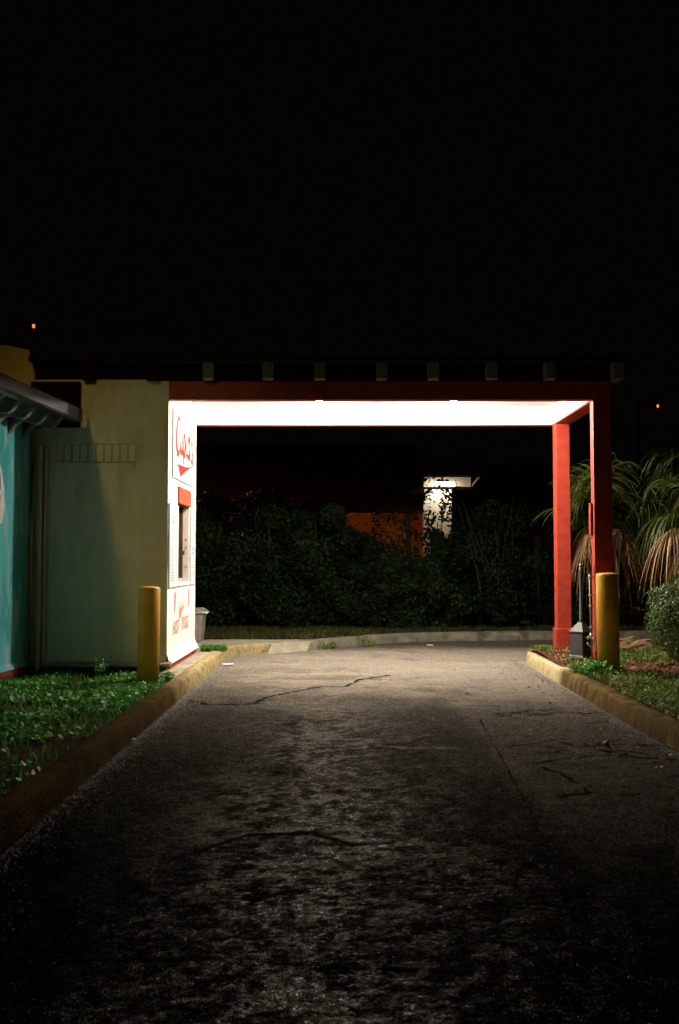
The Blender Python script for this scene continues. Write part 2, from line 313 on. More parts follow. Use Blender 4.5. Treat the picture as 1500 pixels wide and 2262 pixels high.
# ---- driveway
def road_fields(X, Y):
    n1 = fbm(X * 1.1, Y * 1.1, 3); n2 = fbm(X * 7, Y * 4.0, 11, 4); n4 = fbm(X * 2.6, Y * 1.8, 31)
    n3 = fbm(X * 15, Y * 15.0, 21, 3); n5 = vnoise(X * 30, Y * 52, 25)
    d = 0.62 * n3 + 0.38 * n5                                     # fine ravelled surface
    pit = sstep(0.42, 0.60, d + 0.2 * (n2 - 0.5))
    jit = fbm(X * 3, Y * 3, 41) - 0.5
    far = sstep(8.4, 10.6, Y + 2.2 * (n4 - 0.5))
    worn_falloff = 0.015 + 0.07 * sstep(3.0, 6.0, Y) + (0.02 + 0.08 * sstep(3.5, 6.5, Y)) * sstep(0.35, 0.7, n1) + 0.24 * sstep(4.0, 8.2, Y + 0.8 * (n4 - 0.5)) + 0.82 * far * (0.42 + 0.58 * sstep(0.38, 0.60, 0.6 * fbm(X * 0.9 + 3, Y * 2.2, 131) + 0.4 * n2)) + 0.16 * (d - 0.5) * sstep(2.5, 5.5, Y)  # surface wear, darkened toward the near end to imitate lamp falloff
    # ravelled pale band up the middle-left of the lane, the lamp's reflection painted in
    band = np.exp(-((X + 0.12 + 0.10 * np.sin(Y * 1.3) + 0.25 * jit) / 0.46) ** 2) * sstep(9.6, 8.2, Y) * (0.45 + 0.55 * sstep(0.36, 0.60, n4))
    leftp = np.exp(-((X + 0.60 + 0.2 * jit) / 0.26) ** 2) * sstep(4.4, 5.4, Y) * sstep(7.6, 6.4, Y) * sstep(0.32, 0.5, n4)
    worn_falloff = worn_falloff + 0.36 * band * pit + 0.25 * leftp * (0.35 + 0.65 * pit)
    lane = sstep(0.15, 0.50, X + 0.5 * jit) * sstep(1.15, 0.85, X) * sstep(8.6, 6.4, Y + 1.8 * (n4 - 0.5))
    worn_falloff = worn_falloff - 0.04 * lane
    right = sstep(0.90, 1.10, X + 0.06 * jit) * sstep(3.5, 6.0, Y)
    worn_falloff = worn_falloff + 0.20 * right * (0.6 + 0.8 * n3)
    left = sstep(-0.75, -1.15, X + 0.5 * jit) * sstep(9.4, 7.0, Y)
    worn_falloff = worn_falloff - 0.06 * left
    strip = sstep(0.06, 0.02, np.abs(Y - 6.95 - 0.12 * jit)) * sstep(0.02, 0.25, X) * sstep(0.98, 0.6, X) * sstep(0.40, 0.55, d)
    edge = sstep(-1.38, -1.5, X + 0.08 * (n3 - 0.5)) * sstep(0.42, 0.58, d) * sstep(3.0, 7.0, Y)
    worn_falloff = np.clip(worn_falloff + 0.75 * strip + 0.35 * edge, 0, 1)
    sand = far * sstep(0.50, 0.70, fbm(X * 1.4, Y * 2.8, 51) * 0.8 + n3 * 0.2) * 0.8
    sand = np.clip(sand, 0, 1)
    # oil drips down the centre of the lane and ragged dark blotches
    oil = 0.9 * np.exp(-((X + 0.37 + 0.16 * jit) / (0.035 + 0.05 * n1)) ** 2) * sstep(3.3, 3.8, Y) * sstep(8.8, 7.7, Y) * sstep(0.36, 0.54, n2 * 0.6 + n1 * 0.4) * (0.35 + 0.65 * sstep(0.62, 0.42, d))
    bl = sstep(0.50, 0.66, fbm(X * 3.2 + 5, Y * 1.6, 61)) * sstep(9.0, 7.9, Y) * sstep(-1.1, -0.6, X) * sstep(0.9, 0.5, X)
    oil = oil + 0.34 * bl * sstep(0.60, 0.42, d + 0.5 * (n2 - 0.5))
    oil = oil + (0.85 * np.exp(-((X + 0.25) / 0.30) ** 2 - ((Y - 3.12) / 0.20) ** 2) + 0.75 * np.exp(-((X + 0.2) / 0.34) ** 2 - ((Y - 3.9) / 0.2) ** 2)) * sstep(0.62, 0.44, d)
    oil = oil + 0.75 * sstep(14.0, 15.3, Y + 0.8 * (n4 - 0.5))
    damp_streak = 0.10 + 0.10 * right + 0.35 * far * sstep(0.45, 0.6, n4) + 0.90 * np.exp(-((X + 0.14 + 0.25 * jit) / 0.50) ** 2) * (0.35 + 0.65 * sstep(0.36, 0.58, n4 * 0.35 + n2 * 0.65))  # moist gloss with the lamp's reflected streak shaped into its centre
    damp_streak = damp_streak * (1 - 0.7 * np.clip(oil, 0, 1)) * (0.15 + 0.85 * sstep(0.42, 0.62, d))
    return dict(worn_falloff=worn_falloff, sand=sand, oil=np.clip(oil, 0, 1), damp_streak=np.clip(damp_streak, 0, 1))
def road_z(X, Y):
    fine = sstep(17.0, 12.0, Y)
    return 0.010 * (fbm(X * 0.8, Y * 0.8, 71) - 0.5) + fine * (0.007 * (fbm(X * 9, Y * 9, 81, 3) - 0.5) + 0.005 * (vnoise(X * 34, Y * 34, 91) - 0.5))
xs = np.concatenate([np.linspace(-3.4, -1.64, 12), np.arange(-1.62, 2.40, 0.0175), np.linspace(2.42, 12, 60)])
ys = np.concatenate([np.linspace(-6, 2.0, 40), np.arange(2.02, 13.0, 0.0185), np.linspace(13.02, 18.0, 130)])
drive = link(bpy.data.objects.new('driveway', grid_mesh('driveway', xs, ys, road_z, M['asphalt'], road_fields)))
drive['kind'] = 'structure'

# cracks and seams in the asphalt: thin irregular tar lines
def crack(pts, wd, jit=0.02, step=0.05):
    pts = [Vector((*p, 0)) for p in pts]; path = []
    for a, b in zip(pts[:-1], pts[1:]):
        n = max(2, int((b - a).length / step))
        for k in range(n): path.append(a.lerp(b, k / n))
    path.append(pts[-1])
    path = [p + Vector((random.uniform(-jit, jit), random.uniform(-jit, jit), 0)) for p in path]
    m = MB(); vs = []
    for i, p in enumerate(path):
        t = (path[min(i + 1, len(path) - 1)] - path[max(i - 1, 0)]); t = Vector((t.x, t.y, 0)).normalized(); nrm = Vector((-t.y, t.x, 0))
        ww = wd * 1.5 * random.uniform(0.35, 1.5) * (0.3 if i in (0, len(path) - 1) else 1)
        for sg in (-1, 1):
            q = p + nrm * ww * sg * 0.5
            vs.append((q.x, q.y, float(road_z(np.array([q.x]), np.array([q.y]))[0]) + 0.0035))
    m.add(vs, [(2 * i, 2 * i + 1, 2 * i + 3, 2 * i + 2) for i in range(len(path) - 1)])
    o = m.build('crack', M['crack'], drive)
    return o
crack([(1.12, 8.2), (1.04, 6.6), (0.95, 4.9), (0.86, 3.6)], 0.008, 0.004, 0.08)           # straight seam
crack([(-1.48, 9.35), (-1.2, 8.95), (-0.8, 9.0), (-0.72, 9.45), (-0.2, 10.3), (0.02, 10.25), (0.20, 10.9), (0.55, 11.3)], 0.030, 0.018)
crack([(-0.75, 4.35), (-0.45, 4.75), (-0.15, 4.80), (0.05, 4.60), (0.25, 4.62)], 0.016, 0.010)
crack([(-0.95, 3.28), (-0.4, 3.30), (0.1, 3.22), (0.42, 3.20)], 0.010, 0.006)
crack([(1.15, 6.95), (1.5, 7.2), (1.62, 6.95), (1.95, 7.05), (2.25, 7.0)], 0.014, 0.02)
crack([(1.15, 6.35), (1.45, 6.55), (1.75, 6.65)], 0.016, 0.02)
crack([(1.25, 6.3), (1.33, 6.05), (1.36, 5.85)], 0.020, 0.02)
crack([(1.4, 8.6), (1.7, 8.4), (1.8, 8.55), (2.2, 8.45)], 0.012, 0.02)
for k in range(26):                                           # alligator cracking on the right side
    x = random.uniform(1.05, 2.1); y = random.uniform(4.6, 9.4); a = random.uniform(-0.5, 0.5); l = random.uniform(0.08, 0.32)
    crack([(x, y), (x + l * math.cos(a), y + l * math.sin(a)), (x + l * 1.5 * math.cos(a * 2), y + l * 1.3 * math.sin(a * 2))], random.uniform(0.008, 0.018), 0.018, 0.04)

# ---- kerbs
def smooth_path(pts, step=0.06):
    pts = [np.array(p, float) for p in pts]; out = []
    P = [2 * pts[0] - pts[1]] + pts + [2 * pts[-1] - pts[-2]]
    for i in range(1, len(P) - 2):
        n = max(2, int(np.linalg.norm(P[i + 1] - P[i]) / step))
        for k in range(n):
            t = k / n
            out.append(0.5 * ((2 * P[i]) + (-P[i - 1] + P[i + 1]) * t + (2 * P[i - 1] - 5 * P[i] + 4 * P[i + 1] - P[i + 2]) * t * t + (-P[i - 1] + 3 * P[i] - 3 * P[i + 1] + P[i + 2]) * t ** 3))
    out.append(pts[-1]); return np.array(out)
def kerb(name, pts, side, h, wd, material, seed, batter=0.02, coat=(99, 100)):
    """side +1: kerb body lies to the left of travel; profile swept along the road edge"""
    P = smooth_path(pts); T = np.gradient(P, axis=0); T /= np.linalg.norm(T, axis=1)[:, None]
    Nn = np.stack([-T[:, 1], T[:, 0]], 1) * side
    prof = [(0, -0.05), (0.0, 0.03), (batter * 0.5, h * 0.6), (batter, h - 0.022), (batter + 0.008, h - 0.007), (batter + 0.024, h), (wd * 0.6, h + 0.002), (wd - 0.015, h), (wd, h - 0.015), (wd, -0.05)]
    rows = []
    s = np.arange(len(P)) * 0.06
    for j, (o, z) in enumerate(prof):
        dn = (fbm(s * 3, s * 0 + j * 0.7, seed) - 0.5) * 0.022 + (fbm(s * 12, s * 0 + j, seed + 5, 2) - 0.5) * 0.010
        dz = ((fbm(s * 2, s * 0 + j * 0.3, seed + 9) - 0.5) * 0.016 + (fbm(s * 14, s * 0 + j * 1.7, seed + 13, 2) - 0.5) * 0.010) if z > 0.05 else 0 * s
        if j in (0, len(prof) - 1): dn = dn * 0
        q = P + Nn * (o + dn)[:, None]
        rows.append(np.concatenate([q, (z + dz)[:, None]], 1))
    V = np.stack(rows, 1).reshape(-1, 3); k = len(prof); n = len(P)
    i = (np.arange(n - 1)[:, None] * k + np.arange(k - 1)[None]).ravel()
    F = np.stack([i, i + 1, i + k + 1, i + k], -1)
    if side > 0: F = F[:, ::-1]
    o = link(bpy.data.objects.new(name, np_mesh(name, V, F, material, {'coat': np.repeat(sstep(coat[0], coat[1], P[:, 1] + 0.5 * (fbm(s * 4, s * 0, seed + 33) - 0.5)), k)}, smooth=True))); o['kind'] = 'structure'
    return o
kerb('kerb_left', [(-1.51, -6), (-1.51, 0), (-1.51, 4), (-1.51, 8), (-1.51, 11.5), (-1.50, 12.8), (-1.42, 13.4), (-1.22, 13.75), (-1.02, 13.82)], 1, 0.145, 0.155, M['kerb_l'], 101, coat=(8.6, 10.8))
kerb('kerb_right', [(2.24, -6), (2.24, 0), (2.25, 4), (2.26, 8), (2.28, 11.5), (2.29, 12.4), (2.38, 12.85), (2.62, 13.08), (3.1, 13.15), (5, 13.2), (12, 13.4)], -1, 0.145, 0.16, M['kerb_r'], 131, coat=(10.2, 10.75))
kerb('kerb_back', [(-0.48, 14.28), (-0.1, 14.75), (0.4, 15.3), (1.0, 15.75), (2.0, 16.05), (4.0, 16.25), (12, 16.6)], 1, 0.14, 0.20, M['kerb_b'], 161)

# ---- planted strips
def lawn_z(seed, base, amp, bumps=()):
    def f(X, Y):
        z = base + amp * (fbm(X * 2.2, Y * 2.2, seed) - 0.5)
        for bx, by, br, bh in bumps: z = z + bh * np.exp(-((X - bx) ** 2 + (Y - by) ** 2) / br ** 2)
        return z
    return f
zl = lawn_z(201, 0.085, 0.05); 
lawn_left = link(bpy.data.objects.new('lawn_left', grid_mesh('lawn_left', np.linspace(-4.2, -1.66, 40), np.linspace(-6, 10.6, 180), zl, M['soil']))); lawn_left['kind'] = 'structure'
zr = lawn_z(211, 0.125, 0.04, [(2.8, 12.0, 0.9, 0.075), (3.6, 11.2, 0.8, 0.03)])
lawn_right = link(bpy.data.objects.new('lawn_right', grid_mesh('lawn_right', np.linspace(2.36, 12, 120), np.linspace(-6, 13.3, 200), zr, M['mulch_bed'], keep=lambda x, y: ~((x < 2.5 + 0 * y) & (y > 12.75)) & ~(y > 13.1)))); lawn_right['kind'] = 'structure'
zb = lawn_z(221, 0.12, 0.05)
def back_edge(x): return np.interp(x, [-6, -0.48, -0.1, 0.4, 1.0, 2.0, 4.0, 12], [14.55, 14.55, 14.9, 15.45, 15.9, 16.2, 16.4, 16.75])
lawn_back = link(bpy.data.objects.new('lawn_back', grid_mesh('lawn_back', np.linspace(-8, 12, 200), np.linspace(14.4, 30, 120), zb, M['soil'], keep=lambda x, y: y > back_edge(x)))); lawn_back['kind'] = 'structure'
# pavement beside and behind the kiosk
pv = MB()
pv.prism([(-1.86, 9.98), (-1.655, 9.92), (-1.655, 12.6), (-1.62, 13.2), (-1.45, 13.62), (-1.12, 13.93), (-0.98, 13.95), (-0.42, 14.38), (-0.36, 14.62), (-4.0, 14.62), (-4.0, 12.6), (-1.86, 12.6)], 0.0, 0.138, 'z')
pv = pv.build('pavement', M['concrete'], None, 0.01); pv['kind'] = 'structure'
ap = MB().add([(-1.02, 13.70, 0.012), (-0.50, 14.16, 0.012), (-0.44, 14.36, 0.1365), (-0.98, 13.94, 0.1365), (-1.02, 13.70, -0.05), (-0.50, 14.16, -0.05), (-0.44, 14.36, -0.05), (-0.98, 13.94, -0.05)],
              [(0, 1, 2, 3), (4, 7, 6, 5), (0, 4, 5, 1), (3, 2, 6, 7), (0, 3, 7, 4), (1, 5, 6, 2)]).build('pavement_ramp', M['concrete']); ap['kind'] = 'structure'

# ================================================================== TEXT
def text_mesh(body, size, name, mat_, M4, squash=1.0, thick=0.0):
    cu = bpy.data.curves.new(name, 'FONT'); cu.body = body; cu.size = size; cu.align_x = 'CENTER'; cu.align_y = 'CENTER'; cu.resolution_u = 3
    cu.offset = thick
    o = bpy.data.objects.new(name, cu); C.objects.link(o)
    bpy.context.view_layer.update()
    me = bpy.data.meshes.new_from_object(o.evaluated_get(bpy.context.evaluated_depsgraph_get()))
    bpy.data.objects.remove(o)
    me.transform(M4 @ Matrix.Scale(squash, 4, (1, 0, 0))); me.materials.clear(); me.materials.append(mat_); me.name = name
    return me
# text plane on a wall facing +x: text right -> +y, text up -> +z
def wallx(x, y, z): return Matrix(((0, 0, 1, x), (1, 0, 0, y), (0, 1, 0, z), (0, 0, 0, 1)))

# ================================================================== KIOSK
kiosk = thing('kiosk', 'small stucco drive-through kiosk, cream front and bright white window side', 'kiosk', (-2.57, 10.54, 0))
def kp(mb, name, m_, bevel=0.0, parent=None, smooth=False):
    """build world-space mesh under the kiosk"""
    mb.v = [(x + 2.57, y - 10.54, z) for x, y, z in mb.v]
    if parent is not None and parent is not kiosk: pass
    return mb.build(name, m_, parent or kiosk, bevel, smooth)
X0, X1, Y0, Y1, ZT = -3.29, -1.85, 10.54, 12.56, 3.20
# side wall facing the lane: plaster skin with the window opening, slightly wavy
def skin(name, as_, zs, place, m_, holes):
    A, Z = np.meshgrid(as_, zs); D = 0.010 * (fbm(A * 3, Z * 3, 301) - 0.5) + 0.004 * (fbm(A * 14, Z * 14, 311, 3) - 0.5)
    V = place(A, Z, D).reshape(-1, 3) - np.array([-2.57, 10.54, 0])
    nx, ny = len(as_), len(zs)
    i = (np.arange(ny - 1)[:, None] * nx + np.arange(nx - 1)[None, :]).ravel(); F = np.stack([i, i + 1, i + nx + 1, i + nx], -1)
    ca = A.ravel()[F].mean(1); cz = Z.ravel()[F].mean(1); k = np.ones(len(F), bool)
    for a0, a1, z0, z1 in holes: k &= ~((ca > a0) & (ca < a1) & (cz > z0) & (cz < z1))
    me = np_mesh(name, V, F[k], m_, smooth=True)
    return link(bpy.data.objects.new(name, me), kiosk)
def lin(stops, step):
    out = []
    for a, b in zip(stops[:-1], stops[1:]): out += list(np.linspace(a, b, max(2, int((b - a) / step)), endpoint=False))
    return np.array(out + [stops[-1]])
WY0, WY1, WZ0, WZ1 = 11.18, 12.02, 1.03, 1.93
sy = lin([Y0, WY0, WY1, Y1], 0.05); sz = lin([0.20, WZ0, WZ1, 3.24], 0.05)
def place_side(A, Z, D):
    fl = 0.045 * np.exp(-((Z - 0.20) / 0.06) ** 2)             # plaster kicks out above the base
    edge = np.where((A - Y0 < 0.01) | (Y1 - A < 0.01), 0.004 * (vnoise(A * 9, Z * 13, 7) - 0.5), 0)
    return np.stack([X1 + D * 0.6 + fl, A + edge * 0 + np.where(Y1 - A < 0.01, fl * 0.8 + edge * 3, 0), Z], -1)
side = skin('side_wall', sy, sz, place_side, M['white'], [(WY0, WY1, WZ0, WZ1)])
# solid body behind the skins (with a recess where the window is)
b = MB()
b.box(X0, X1 - 0.12, Y0 + 0.02, Y1 - 0.01, 0.0, ZT + 0.02)
kp(b, 'core', M['cream'])
# back wall skin
b = MB().box(X1 - 0.118, X1 - 0.006, Y1 - 0.012, Y1 + 0.0, 0.0, ZT); kp(b, 'back_return', M['white'])
# front wall skin, cream, with the painted-over soldier course of bricks
BX0, BX1, BZ0, BZ1 = -3.04, -2.19, 2.325, 2.53
fx = lin([X0, BX0, BX1, X1 + 0.002], 0.05); fz = lin([0.215, BZ0, BZ1, ZT], 0.05)
front = skin('front_wall', fx, fz, lambda A, Z, D: np.stack([A + 0 * D, Y0 - D * 0.7, Z], -1), M['cream'], [(BX0, BX1, BZ0, BZ1)])
front.data.flip_normals()
nb = 10; bw = (BX1 - BX0) / nb
brick_me = None
for k in range(nb):
    bm_ = MB().box(-bw / 2 + 0.005, bw / 2 - 0.005, -0.013, 0.03, -(BZ1 - BZ0) / 2 + 0.010, (BZ1 - BZ0) / 2 - 0.006)
    if brick_me is None: brick_me = bm_.mesh('brick', M['cream'])
    o = link(bpy.data.objects.new('brick', brick_me), front)
    o.location = (BX0 + bw * (k + 0.5) + 2.57, 0.010 + random.uniform(-0.004, 0.005), (BZ0 + BZ1) / 2); o.rotation_euler = (0, random.uniform(-0.01, 0.01), random.uniform(-0.02, 0.02))
    bv = o.modifiers.new('bevel', 'BEVEL'); bv.width = 0.006; bv.segments = 2
kp(MB().box(BX0 - 0.01, BX1 + 0.01, Y0 + 0.012, Y0 + 0.018, BZ0 - 0.01, BZ1 + 0.01), 'mortar_bed', M['mortar'])
# ragged plaster patch under the bricks
pp = MB(); n = 26; top = [(BX0 - 0.02 + (BX1 - BX0 + 0.0) * k / n, BZ0 - 0.004) for k in range(n + 1)]; bot = [(x, BZ0 - random.uniform(0.03, 0.085)) for x, z in top]
pp.prism(top + bot[::-1], Y0 - 0.011, Y0 + 0.004); kp(pp, 'plaster_patch', M['cream'])
# red upper panel behind the neighbour's eave, its colour darkened to stand for shade
kp(MB().box(X0 - 0.02, -2.785, Y0 - 0.045, Y0 - 0.012, 2.70, 3.19), 'upper_panel', M['red_shaded'], 0.006)
# sill ledge along the front foot, dark recessed base, red base on the lane side
kp(MB().prism([(Y0 - 0.05, 0.175), (Y0 - 0.05, 0.205), (Y0 - 0.005, 0.228), (Y0 + 0.03, 0.228), (Y0 + 0.03, 0.175)], X0, X1 + 0.05, 'x'), 'ledge', M['concrete'], 0.006)
kp(MB().box(X0, X1 - 0.002, Y0 - 0.004, Y0 + 0.1, -0.02, 0.174), 'front_base', M['stain_brown'])
kp(MB().box(X1 - 0.05, X1 + 0.022, Y0 + 0.10, Y1 + 0.012, 0.10, 0.197), 'side_base', M['red_brick'], 0.004)
# vertical pipes at the left corner
kp(MB().tube([(X0 + 0.095, Y0 - 0.045, 0.05), (X0 + 0.095, Y0 - 0.045, 2.5)], 0.024, 10), 'downpipe', M['cream'])
kp(MB().tube([(X0 + 0.155, Y0 - 0.03, 0.28), (X0 + 0.15, Y0 - 0.03, 1.6), (X0 + 0.16, Y0 - 0.03, 2.5)], 0.012, 8), 'conduit', M['cream'])
# window in the side wall
wn = empty('window'); wn.parent = kiosk
RX = X1 - 0.10
def wp(mb, name, m_, bev=0.0):
    mb.v = [(x + 2.57, y - 10.54, z) for x, y, z in mb.v]; return mb.build(name, m_, wn, bev)
wp(MB().box(RX - 0.02, X1 - 0.001, WY1, WY1 + 0.03, WZ0 - 0.03, WZ1 + 0.0), 'far_jamb', M['white_paint'])
wp(MB().box(RX - 0.02, X1 - 0.001, WY0 - 0.03, WY0, WZ0 - 0.03, WZ1), 'near_jamb', M['white_paint'])
wp(MB().box(RX - 0.02, X1 + 0.018, WY0 - 0.02, WY1 + 0.02, WZ0 - 0.03, WZ0 + 0.004), 'sill', M['white_paint'], 0.004)
wp(MB().box(RX - 0.004, RX + 0.003, WY0, WY1, WZ0 + 0.004, WZ1), 'pane', M['glass'])
for (a, b_, c, d) in ((WY0, WY0 + 0.045, WZ0, WZ1), (WY1 - 0.035, WY1, WZ0, WZ1), (11.58, 11.63, WZ0, WZ1)):
    wp(MB().box(RX + 0.003, RX + 0.028, a, b_, c + 0.004, d), 'frame_bar', M['stain_brown'], 0.003)
wp(MB().box(RX + 0.003, RX + 0.030, WY0 + 0.045, WY1 - 0.035, WZ0 + 0.005, WZ0 + 0.05), 'frame_bar', M['pale_metal'], 0.003)
wp(MB().box(RX + 0.03, RX + 0.075, WY1 - 0.20, WY1 - 0.155, 1.355, 1.405), 'latch', M['stain_brown'], 0.004)
lt = kp(MB().box(X1 - 0.10, X1 + 0.022, WY0 - 0.02, WY1 + 0.02, WZ1 + 0.002, WZ1 + 0.195), 'lintel', M['red_brick'], 0.004)
tapes = [(WY1 + 0.0, 0)]
for (yy, zz, w_, h_) in ((12.0, 1.52, 0.02, 0.03), (12.0, 1.42, 0.018, 0.04), (12.0, 1.20, 0.025, 0.03)):
    wp(MB().box(X1 - 0.045, X1 - 0.045 + w_, WY1 - 0.003, WY1 - 0.0005, zz, zz + h_), 'sticker', M['pale_red'])
# painted lettering low on the white wall
def paint(me, name): return link(bpy.data.objects.new(name, me), kiosk)
def toK(me): me.transform(Matrix.Translation((2.57, -10.54, 0))); return me
paint(toK(text_mesh('HOT', 0.21, 'lettering', M['pale_red'], wallx(X1 + 0.007, 11.12, 0.545), 0.95, 0.004)), 'lettering')
paint(toK(text_mesh('DOGS', 0.21, 'lettering', M['pale_red'], wallx(X1 + 0.007, 11.74, 0.560), 0.86, 0.004)), 'lettering')
# brush strokes: ribbons in the wall plane
def ribbon(pts, widths, x, z_lift=0.0):
    P = smooth_path([(p[0], p[1]) for p in pts], 0.012)
    tt = np.linspace(0, len(pts) - 1, len(P)); W = np.interp(tt, np.arange(len(pts)), widths)
    T = np.gradient(P, axis=0); T /= np.linalg.norm(T, axis=1)[:, None] + 1e-9; Nn = np.stack([-T[:, 1], T[:, 0]], 1)
    m = MB(); vs = []
    for p, n_, ww in zip(P, Nn, W):
        for s_ in (-1, 1): vs.append((x, p[0] + n_[0] * s_ * ww / 2, p[1] + n_[1] * s_ * ww / 2))
    m.add(vs, [(2 * i, 2 * i + 1, 2 * i + 3, 2 * i + 2) for i in range(len(P) - 1)])
    return m
def script(strokes, x, ox, oz, sx, sz_, wsc=1.0):
    m = MB()
    for k, (pts, wd) in enumerate(strokes):
        r = ribbon([(ox + p * sx, oz + q * sz_) for p, q in pts], [a * wsc for a in wd], x + 0.0004 * (k % 5)); m.add(r.v, r.f)
    return m
# unit script "Cupid's": width ~1, x-height ~0.55, cap ~1
CUPIDS = [
    ([(0.20, 0.86), (0.16, 0.98), (0.09, 0.92), (0.02, 0.60), (0.01, 0.25), (0.07, 0.02), (0.15, 0.05), (0.20, 0.25)], [0.045, 0.04, 0.06, 0.085, 0.09, 0.075, 0.04, 0.02]),
    ([(0.22, 0.62), (0.215, 0.30), (0.24, 0.06), (0.28, 0.08), (0.315, 0.35), (0.32, 0.62)], [0.03, 0.035, 0.045, 0.035, 0.02, 0.03]),
    ([(0.32, 0.62), (0.325, 0.25), (0.35, 0.05), (0.38, 0.14)], [0.03, 0.04, 0.04, 0.02]),
    ([(0.40, 0.60), (0.40, 0.20), (0.39, -0.28)], [0.03, 0.04, 0.03]),
    ([(0.40, 0.40), (0.43, 0.62), (0.475, 0.58), (0.49, 0.30), (0.46, 0.04), (0.41, 0.10)], [0.02, 0.035, 0.035, 0.04, 0.04, 0.02]),
    ([(0.56, 0.60), (0.56, 0.25), (0.58, 0.04), (0.62, 0.14)], [0.03, 0.04, 0.04, 0.02]),
    ([(0.565, 0.76), (0.57, 0.82)], [0.05, 0.05]),
    ([(0.75, 0.50), (0.71, 0.64), (0.665, 0.48), (0.66, 0.20), (0.69, 0.03), (0.74, 0.16), (0.765, 0.45)], [0.03, 0.035, 0.04, 0.045, 0.04, 0.025, 0.02]),
    ([(0.78, 1.00), (0.77, 0.60), (0.765, 0.20), (0.79, 0.03), (0.82, 0.10)], [0.03, 0.035, 0.04, 0.04, 0.02]),
    ([(0.86, 1.0), (0.85, 0.82)], [0.045, 0.02]),
    ([(0.95, 0.50), (0.92, 0.63), (0.88, 0.50), (0.93, 0.30), (0.95, 0.10), (0.91, 0.0), (0.86, 0.06)], [0.03, 0.035, 0.035, 0.04, 0.05, 0.04, 0.03]),
]
kp(script(CUPIDS, X1 + 0.006, 11.30, 0.74, 0.47, 0.14, 0.30), 'lettering', M['pale_red'])
kp(MB().add([(X1 + 0.0065, 11.26, 0.715), (X1 + 0.0065, 11.34, 0.73), (X1 + 0.0065, 11.70, 0.79), (X1 + 0.0065, 11.36, 0.62)], [(0, 3, 1), (1, 3, 2)]), 'swoosh', M['pale_red'])
for yy, zz, s_ in ((11.03, 0.83, 1.0), (12.0, 0.84, 0.9)):                   # painted arrow darts either side
    m_ = MB().add([(X1 + 0.0065, yy - 0.045 * s_, zz - 0.14), (X1 + 0.0065, yy + 0.02, zz - 0.05), (X1 + 0.0065, yy + 0.065 * s_, zz + 0.06), (X1 + 0.0065, yy + 0.03, zz + 0.13), (X1 + 0.0065, yy - 0.04, zz + 0.10), (X1 + 0.0065, yy - 0.055 * s_, zz)], [(0, 1, 2, 3, 4, 5)])
    kp(m_, 'painted_dart', M['pale_red'])

# sign board high on the white wall
sg = thing('shop_sign', 'white sign board with red script lettering and red pennant high on white wall', 'sign', (X1 + 0.004, 11.52, 2.21))
def sp_(mb, name, m_, bev=0.0):
    mb.v = [(x - (X1 + 0.004), y - 11.52, z - 2.21) for x, y, z in mb.v]; return mb.build(name, m_, sg, bev)
sp_(MB().box(X1 + 0.004, X1 + 0.022, 10.77, 12.27, 2.21, 2.95), 'board', M['sign_white'])
for a, b_, c, d in ((10.755, 10.7695, 2.21, 2.95), (12.2705, 12.28, 2.21, 2.95), (10.755, 12.28, 2.1945, 2.2095)): sp_(MB().box(X1 + 0.004, X1 + 0.018, a, b_, c, d), 'edge_trim', M['seam'])
sp_(MB().box(X1 + 0.0225, X1 + 0.0235, 11.468, 11.474, 2.21, 2.95), 'seam', M['seam'])
sp_(script(CUPIDS, X1 + 0.0245, 10.92, 2.475, 1.24, 0.42, 1.5), 'lettering', M['sign_red'])
sp_(MB().add([(X1 + 0.0243, 11.00, 2.365), (X1 + 0.0243, 11.55, 2.375), (X1 + 0.0243, 12.03, 2.42), (X1 + 0.0243, 11.62, 2.33), (X1 + 0.0243, 11.20, 2.225)], [(0, 4, 3, 1), (1, 3, 2)]), 'pennant', M['sign_red'])
sp_(ribbon([(12.09, 2.53), (12.12, 2.47), (12.08, 2.42), (12.0, 2.41)], [0.04, 0.05, 0.045, 0.03], X1 + 0.0241), 'lettering', M['sign_red'])
sp_(ribbon([(11.12, 2.93), (11.05, 2.90), (11.03, 2.80)], [0.02, 0.035, 0.05], X1 + 0.0241), 'lettering', M['sign_red'])
sm = MB()
for k in range(7): sm.box(X1 + 0.0235, X1 + 0.0242, 11.80 + 0.055 * k, 11.835 + 0.055 * k, 2.265, 2.33)
sp_(sm, 'small_print', M['pale_red'])['kind'] = 'stuff'
